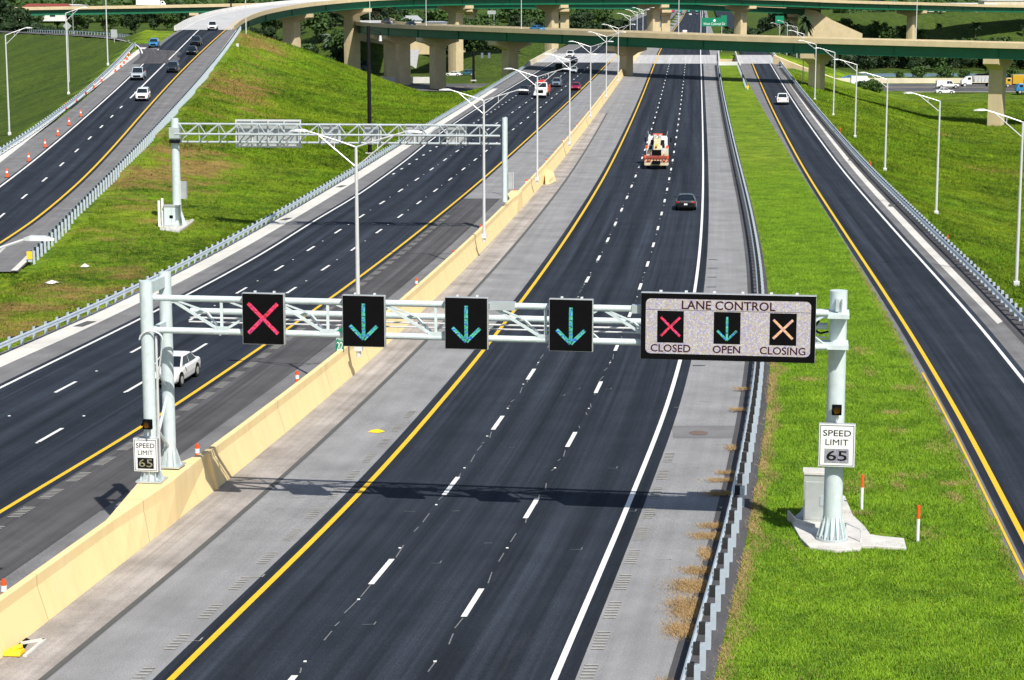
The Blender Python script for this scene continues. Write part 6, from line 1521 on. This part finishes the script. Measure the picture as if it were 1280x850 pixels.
# drain grates along the gutters
for px, py, zf_, f_, lab in ((116,405,zL,GC,'drain opening in the left gutter, nearest'),(362,274,zL,GC,'drain opening in the left gutter, second'),(428,233,zL,GC,'drain opening in the left gutter, third'),(1117,257,zM,RG,'drain opening in the exit ramp gutter, nearest'),(1059,200,zM,RG,'drain opening in the exit ramp gutter, second'),(1030,163,zM,RG,'drain opening in the exit ramp gutter, third')):
    q = P(px, py, zf_); s_ = -1 if f_ is GC else 1; x = f_(q[1])+s_*.7
    m = MB(); m.add([(x-.55,q[1]-1.1,q[2]+.032),(x+.1,q[1]-1.2,q[2]+.032),(x+.55,q[1]+.9,q[2]+.032),(x-.1,q[1]+1.0,q[2]+.032)], [(0,1,2,3)]); o = m.build('drain', M['tar']); tag(o, lab, 'drain')
q = P(235,1,0) if False else None
m = MB(); pa = P(880,541,zM); mz_ = float(zM(pa[1]))+.022; n_ = 18
m.add([(pa[0]-.25+math.cos(k*2*math.pi/n_)*.42, pa[1]-.1+math.sin(k*2*math.pi/n_)*.42, mz_) for k in range(n_)], [tuple(range(n_))]); o = m.build('manhole_cover', simple('rusty_cast_iron', (.16,.11,.09), .8)); tag(o, 'round rusty manhole cover in the darker patch on the right shoulder', 'manhole cover')
# junction: buffer rails where the small signs stand
# ------------------------------------------------------------------ buildings beyond
def house(lab, px, py, D, w, d, h, mat='render', roof='roofred', rh=1.6, nwin=4, z=None, name='building'):
    q = PD(px, py, D); z0 = float(terr(q[0],q[1])) if z is None else z
    t = thing(name, lab, 'building', (q[0],q[1],z0)); x, y = q[0], q[1]
    m = MB(); m.box((x,y,z0+h/2),(w,d,h)); m.build('wall', M[mat], t)
    m = MB(); m.loft([[(x-w/2-.5,y-d/2-.5,z0+h),(x+w/2+.5,y-d/2-.5,z0+h),(x+w/2+.5,y+d/2+.5,z0+h),(x-w/2-.5,y+d/2+.5,z0+h)],[(x-w*.32,y-.3,z0+h+rh),(x+w*.32,y-.3,z0+h+rh),(x+w*.32,y+.3,z0+h+rh),(x-w*.32,y+.3,z0+h+rh)]]); m.build('roof', M[roof], t)
    for i in range(nwin):
        xw = x-w/2+w*(i+.5)/nwin; m = MB(); m.box((xw,y-d/2-.02,z0+h*.55),(w/nwin*.35,.08,h*.3)); m.build('window', M['glass'], t)
house('large pale house with a white hip roof seen between the flyovers, left', 513, 22, 870, 9.5, 8, 9, roof='cab', rh=2, z=-1.0)
house('low white building with dark openings right of the large pale house', 545, 22, 880, 9.5, 8, 8, roof='cab', rh=.5, nwin=2, z=-1.0)
house('low building with a wide dark red roof at the top left', 60, 14, 1150, 34, 16, 6, z=4.0, rh=3.6)
house('low white warehouse right of the red roof, top left', 80, 12, 1180, 26, 12, 8, roof='parapet', rh=.6, z=4.5)
house('small white building at the very left edge above the flyover', 3, 13, 1150, 16, 10, 6.5, roof='parapet', rh=.8, z=4.0)
house('long pale building at the top right beyond the upper flyover', 1190, 5, 1250, 60, 16, 9, roof='parapet', rh=.6, nwin=8, z=4.0)
house('cream building at the top right corner beyond the upper flyover', 1262, 4, 1220, 34, 16, 11, roof='parapet', rh=.6, nwin=5, z=4.0, mat='tanlight')
# blue trailer on the hillside road, right
q = PD(1165,16,820); 
for px, D, lab, mt, L in ((1164,846,'blue box truck on the hilltop at the upper right','pblue',9),(1239,880,'white box truck on the hilltop at the upper right','truckwhite',8)):
    x, y, z = ground_at(px, D) if 'ground_at' in globals() else ((px-640)/S70*D, D-3, float(terr((px-640)/S70*D, D-3)))
    box_truck(lab, (x,y,z+.05), -math.pi/2, L=L, mat=mt, cabmat='truckwhite', Ht=3.4)
for px, D, lab, mt in ((1202,862,'small blue car on the hilltop between the two box trucks','pblue'),(1224,872,'small white car on the hilltop left of the white box truck','pwhite'),(1256,886,'small silver car on the hilltop right of the white box truck','psilver')):
    x, y = (px-640)/S70*D, D-3; veh('suv', mt, x, y, float(terr(x,y))+.03, math.pi/2, lab)
# ------------------------------------------------------------------ trees
def leaf_cloud(centres, radii, n, size, mat, name, parent, seed, flat=.75):
    r_ = np.random.default_rng(seed); c = np.array(centres); k = r_.integers(0, len(c), n)
    d = r_.normal(size=(n,3)); d /= np.linalg.norm(d, axis=1)[:,None]; rad = np.array(radii)[k]*r_.uniform(.55,1.05,n)**.6
    p = c[k]+d*rad[:,None]*np.array([1,1,flat])
    a = r_.normal(size=(n,3)); a /= np.linalg.norm(a, axis=1)[:,None]; b = np.cross(a, d+.3*r_.normal(size=(n,3))); b /= np.linalg.norm(b, axis=1)[:,None]
    s = size*r_.uniform(.5,1.3,n)[:,None]
    v = np.stack([p-a*s-b*s*.5, p+a*s-b*s*.5, p+a*s*.7+b*s*.6, p-a*s*.7+b*s*.6],1)
    me = bpy.data.meshes.new(name); me.vertices.add(4*n); me.vertices.foreach_set('co', v.ravel()); me.loops.add(4*n); me.loops.foreach_set('vertex_index', np.arange(4*n, dtype=np.int32))
    me.polygons.add(n); me.polygons.foreach_set('loop_start', np.arange(0,4*n,4,dtype=np.int32)); me.update(calc_edges=True); me.materials.append(mat)
    o = bpy.data.objects.new(name, me); COL.objects.link(o); 
    if parent: o.parent = parent
    return o
def make_tree(seed, hgt, wid, mat, n=1600, size=.42, name='tree'):
    r_ = random.Random(seed); t = thing(name, 'x', 'tree'); m = MB()
    m.tube((0,0,-.5),(0,0,hgt*.35), hgt*.028, hgt*.02, n=7); m.tube((0,0,hgt*.35),(r_.uniform(-.3,.3),0,hgt*.75), hgt*.02, hgt*.008, n=6)
    cs = []; rs = []
    for k in range(14):
        a = r_.uniform(0,6.28); zz = hgt*r_.uniform(.20,.88); rr = wid*.5*math.sqrt(max(.05,1-((zz/hgt-.55)/.5)**2))*r_.uniform(.3,.8)
        c = (math.cos(a)*rr, math.sin(a)*rr, zz); cs.append(c); rs.append(wid*r_.uniform(.16,.28))
        if k < 7: m.tube((0,0,hgt*.3), c, hgt*.011, hgt*.004, n=5)
    m.build('trunk', M['bark'], t); leaf_cloud(cs, rs, n, size, mat, 'crown', t, seed); return t
def make_palm(seed, hgt, mat='leafdark', spread=2.4, name='palm'):
    r_ = random.Random(seed); t = thing(name, 'x', 'palm'); m = MB(); m.tube((0,0,-.4),(0,0,hgt), .22,.17,n=8); m.build('trunk', M['bark'], t)
    m = MB()
    for k in range(30):
        a = k*2.4; el = r_.uniform(-.5,1.2); L = spread*r_.uniform(.8,1.1); pts = []
        for s in np.linspace(0,1,6):
            rr = L*s*math.cos(el*(1-s*.5)); zz = hgt+L*(math.sin(el)*s-.55*s*s); pts.append(np.array([math.cos(a)*rr, math.sin(a)*rr, zz]))
        sd = np.array([-math.sin(a), math.cos(a), 0])
        for i in range(5):
            w0, w1 = .38*math.sin((i+.3)/5.4*3.1), .38*math.sin((i+1.3)/5.4*3.1)
            dr = np.array([0,0,-.18])
            m.quad(pts[i], pts[i]+sd*w0+dr*w0*2, pts[i+1]+sd*w1+dr*w1*2, pts[i+1]); m.quad(pts[i], pts[i+1], pts[i+1]-sd*w1+dr*w1*2, pts[i]-sd*w0+dr*w0*2)
    m.build('crown', M[mat], t); return t
T1 = make_tree(1, 10, 8, M['leafdark']); T2 = make_tree(2, 12, 9, M['leafmid']); T3 = make_tree(3, 8, 7.5, M['leafdark'], name='tree'); BU = make_tree(5, 2.6, 3.4, M['leafmid'], n=700, size=.22, name='bush')
PG = make_palm(4, 2.2, 'leafgrey', 2.6, name='palm'); PL = make_palm(6, 5.5)
rt = random.Random(11)
def ground_at(px, D): q = PD(px, 50, D); return q[0], q[1], float(terr(q[0],q[1]))
groups = [  # (x range px, D range, count, protos, scale range, where)
 ((425,640),(640,760),26,(T1,T2,T3),(.8,1.25),'left of mid-flyover'),
 ((232,450),(540,700),22,(T1,T3,T2),(.7,1.15),'under the upper flyover'),
 ((-20,235),(610,780),24,(T1,T3,T1),(.8,1.2),'under the rear flyover'),
 ((640,770),(830,980),14,(T1,T2),(.9,1.3),'left of the median pier'),
 ((905,1010),(760,900),16,(T1,T3),(.9,1.3),'right of the median pier'),
 ((1030,1300),(625,680),26,(T1,T3,T2),(.6,.95),'behind the pond'),
 ((-30,300),(1000,1300),22,(T2,T1),(1.0,1.5),'at the top left'),
 ((1040,1300),(1080,1300),14,(T2,T1),(.9,1.3),'at the top right')]
for (xa, xb), (da, db), n, pr, (sa, sb), where in groups:
    n_ = n
    for k in range(n_):
        px = xa+(xb-xa)*(k+rt.random())/n_; D = rt.uniform(da, db); x, y, z = ground_at(px, D)
        if G3(y)-4 < x < G2(y)+4: continue
        p = pr[rt.randrange(len(pr))]; s = rt.uniform(sa, sb)
        side_ = 'left' if k < n_/3 else 'middle' if k < 2*n_/3 else 'right'
        kind_ = {T1.name:'dark green',T2.name:'mid green',T3.name:'low dark'}[p.name]
        place(p, USED, (x,y,z-.2), rt.uniform(0,6.28), '%s tree in the %s third of the trees %s'%(kind_, side_, where), 'trees '+where, scale=(s,s,s*rt.uniform(.85,1.15)))
for px, D, s, lab in ((430,590,1.5,'large grey-green palm below the upper flyover, beside the tall pier'),(405,600,1.4,'grey-green palm left of the large one below the upper flyover'),(386,610,1.2,'grey-green palm right behind the first tall pier'),(348,575,.9,'small grey-green palm left of the first tall pier'),(455,610,1.3,'grey-green palm right of the second tall pier'),(415,640,1.5,'grey-green palm highest behind the others by the tall piers')):
    x, y, z = ground_at(px, D); place(PG, USED, (x,y,z), rt.uniform(0,6), lab, 'bushy palms below the upper flyover', scale=s)
def first_hit(px, py, D0=640):
    for D in np.arange(D0, 1100, 1.5):
        p = PD(px, py, D)
        if p[2] <= float(terr(p[0], p[1], False)): break
    return p
for px, D, s, lab in ((1006,668,(1.4,1.4,2.6),'tallest palm, left of the tan abutment wall'),(983,690,(1.2,1.2,2.2),'palm behind the small green sign'),(1094,-47,1.0,'palm on the hillside, left of the slim right-hand pier'),(1122,-47,.7,'low palm close left of the slim right-hand pier'),(1173,-46,.85,'palm on the hillside, right of the slim right-hand pier'),(1219,-50,1.15,'palm with a clear trunk on the right hillside'),(1279,-49,.9,'palm at the right edge of the photo on the hillside'),(478,840,1.1,'palm left of the large pale house'),(531,845,1.1,'palm between the pale house and the low white building'),(560,840,1.0,'palm right in front of the low white building')):
    x, y, z = ground_at(px, D) if D > 0 else first_hit(px, -D)
    place(PL, USED, (x,y,z), rt.uniform(0,6), lab, 'slender palms', scale=s)
for k, (px, py, s) in enumerate(((1090,118,1.0),(1083,120,.8),(1097,120,.9),(1075,119,.6),(1148,98,1.3),(1180,99,1.4),(1238,99,1.2),(1204,98,1.0),(1265,98,1.1),(1125,99,.8))):
    q = P(px, py, -4.5); z = float(terr(q[0],q[1])) ; place(BU, USED, (q[0],q[1],z-.1), k, 'round bush number-free'.replace(' number-free','')+(', part of the clump on the near side of the lower street' if k < 4 else ', one of the row between the lower street and the pond'), 'bushes by the lower street', scale=s)
for k, (px, py, s) in enumerate(((1012,47,2.2),(1024,48,2.0),(1038,48,2.4),(1056,47,2.6),(1068,49,2.0),(1098,49,2.2),(1110,50,1.8),(1134,50,2.0),(1150,50,1.6))):
    q = first_hit(px, py, 650); place(BU, USED, tuple(q), k, 'dark bush at the foot of the right hillside, '+('near the tan abutment wall' if k < 5 else 'near the slim pier'), 'bushes at the foot of the hillside', scale=s)
# far woods that read as one mass
def woods(y0, y1, x0, x1, n, h, size, z0, name='woods'):
    r_ = np.random.default_rng(int(y0)); X_ = r_.uniform(x0,x1,n); Y_ = r_.uniform(y0,y1,n)
    tops = z0+h*(.55+.25*np.sin(X_*.045)+.2*np.sin(X_*.13+1)); Z_ = z0+(tops-z0)*r_.uniform(0,1,n)**.6
    c = np.stack([X_,Y_,Z_],-1); a = r_.normal(size=(n,3)); a /= np.linalg.norm(a,axis=1)[:,None]; b = np.cross(a, r_.normal(size=(n,3))); b /= np.linalg.norm(b,axis=1)[:,None]; s = size*r_.uniform(.5,1.3,n)[:,None]
    v = np.stack([c-a*s-b*s*.6, c+a*s-b*s*.6, c+a*s*.8+b*s*.6, c-a*s*.8+b*s*.6],1)
    me = bpy.data.meshes.new(name); me.vertices.add(4*n); me.vertices.foreach_set('co', v.ravel()); me.loops.add(4*n); me.loops.foreach_set('vertex_index', np.arange(4*n,dtype=np.int32)); me.polygons.add(n); me.polygons.foreach_set('loop_start', np.arange(0,4*n,4,dtype=np.int32)); me.update(calc_edges=True)
    me.materials.append(M['leafmid' if y0 > 1000 else 'leafdark']); o = bpy.data.objects.new(name, me); COL.objects.link(o); o['kind'] = 'stuff'; return o
woods(700,770,-270,-45,22000,10,.8,-4.5)
woods(630,690,-128,-58,14000,8,.7,-4.5)
woods(585,640,-105,-60,8000,6,.6,-4.5)
woods(655,690,60,330,15000,10,.7,-4.6)
woods(700,790,78,106,12000,12,.8,-3)
woods(800,900,92,130,8000,12,.9,-2)
woods(1350,1460,-420,60,26000,13,1.7,2)
woods(1350,1460,230,620,18000,12,1.7,2)
woods(2100,2500,-700,950,42000,20,3.0,2)
woods(860,900,-60,50,9000,10,1.2,-1.5)
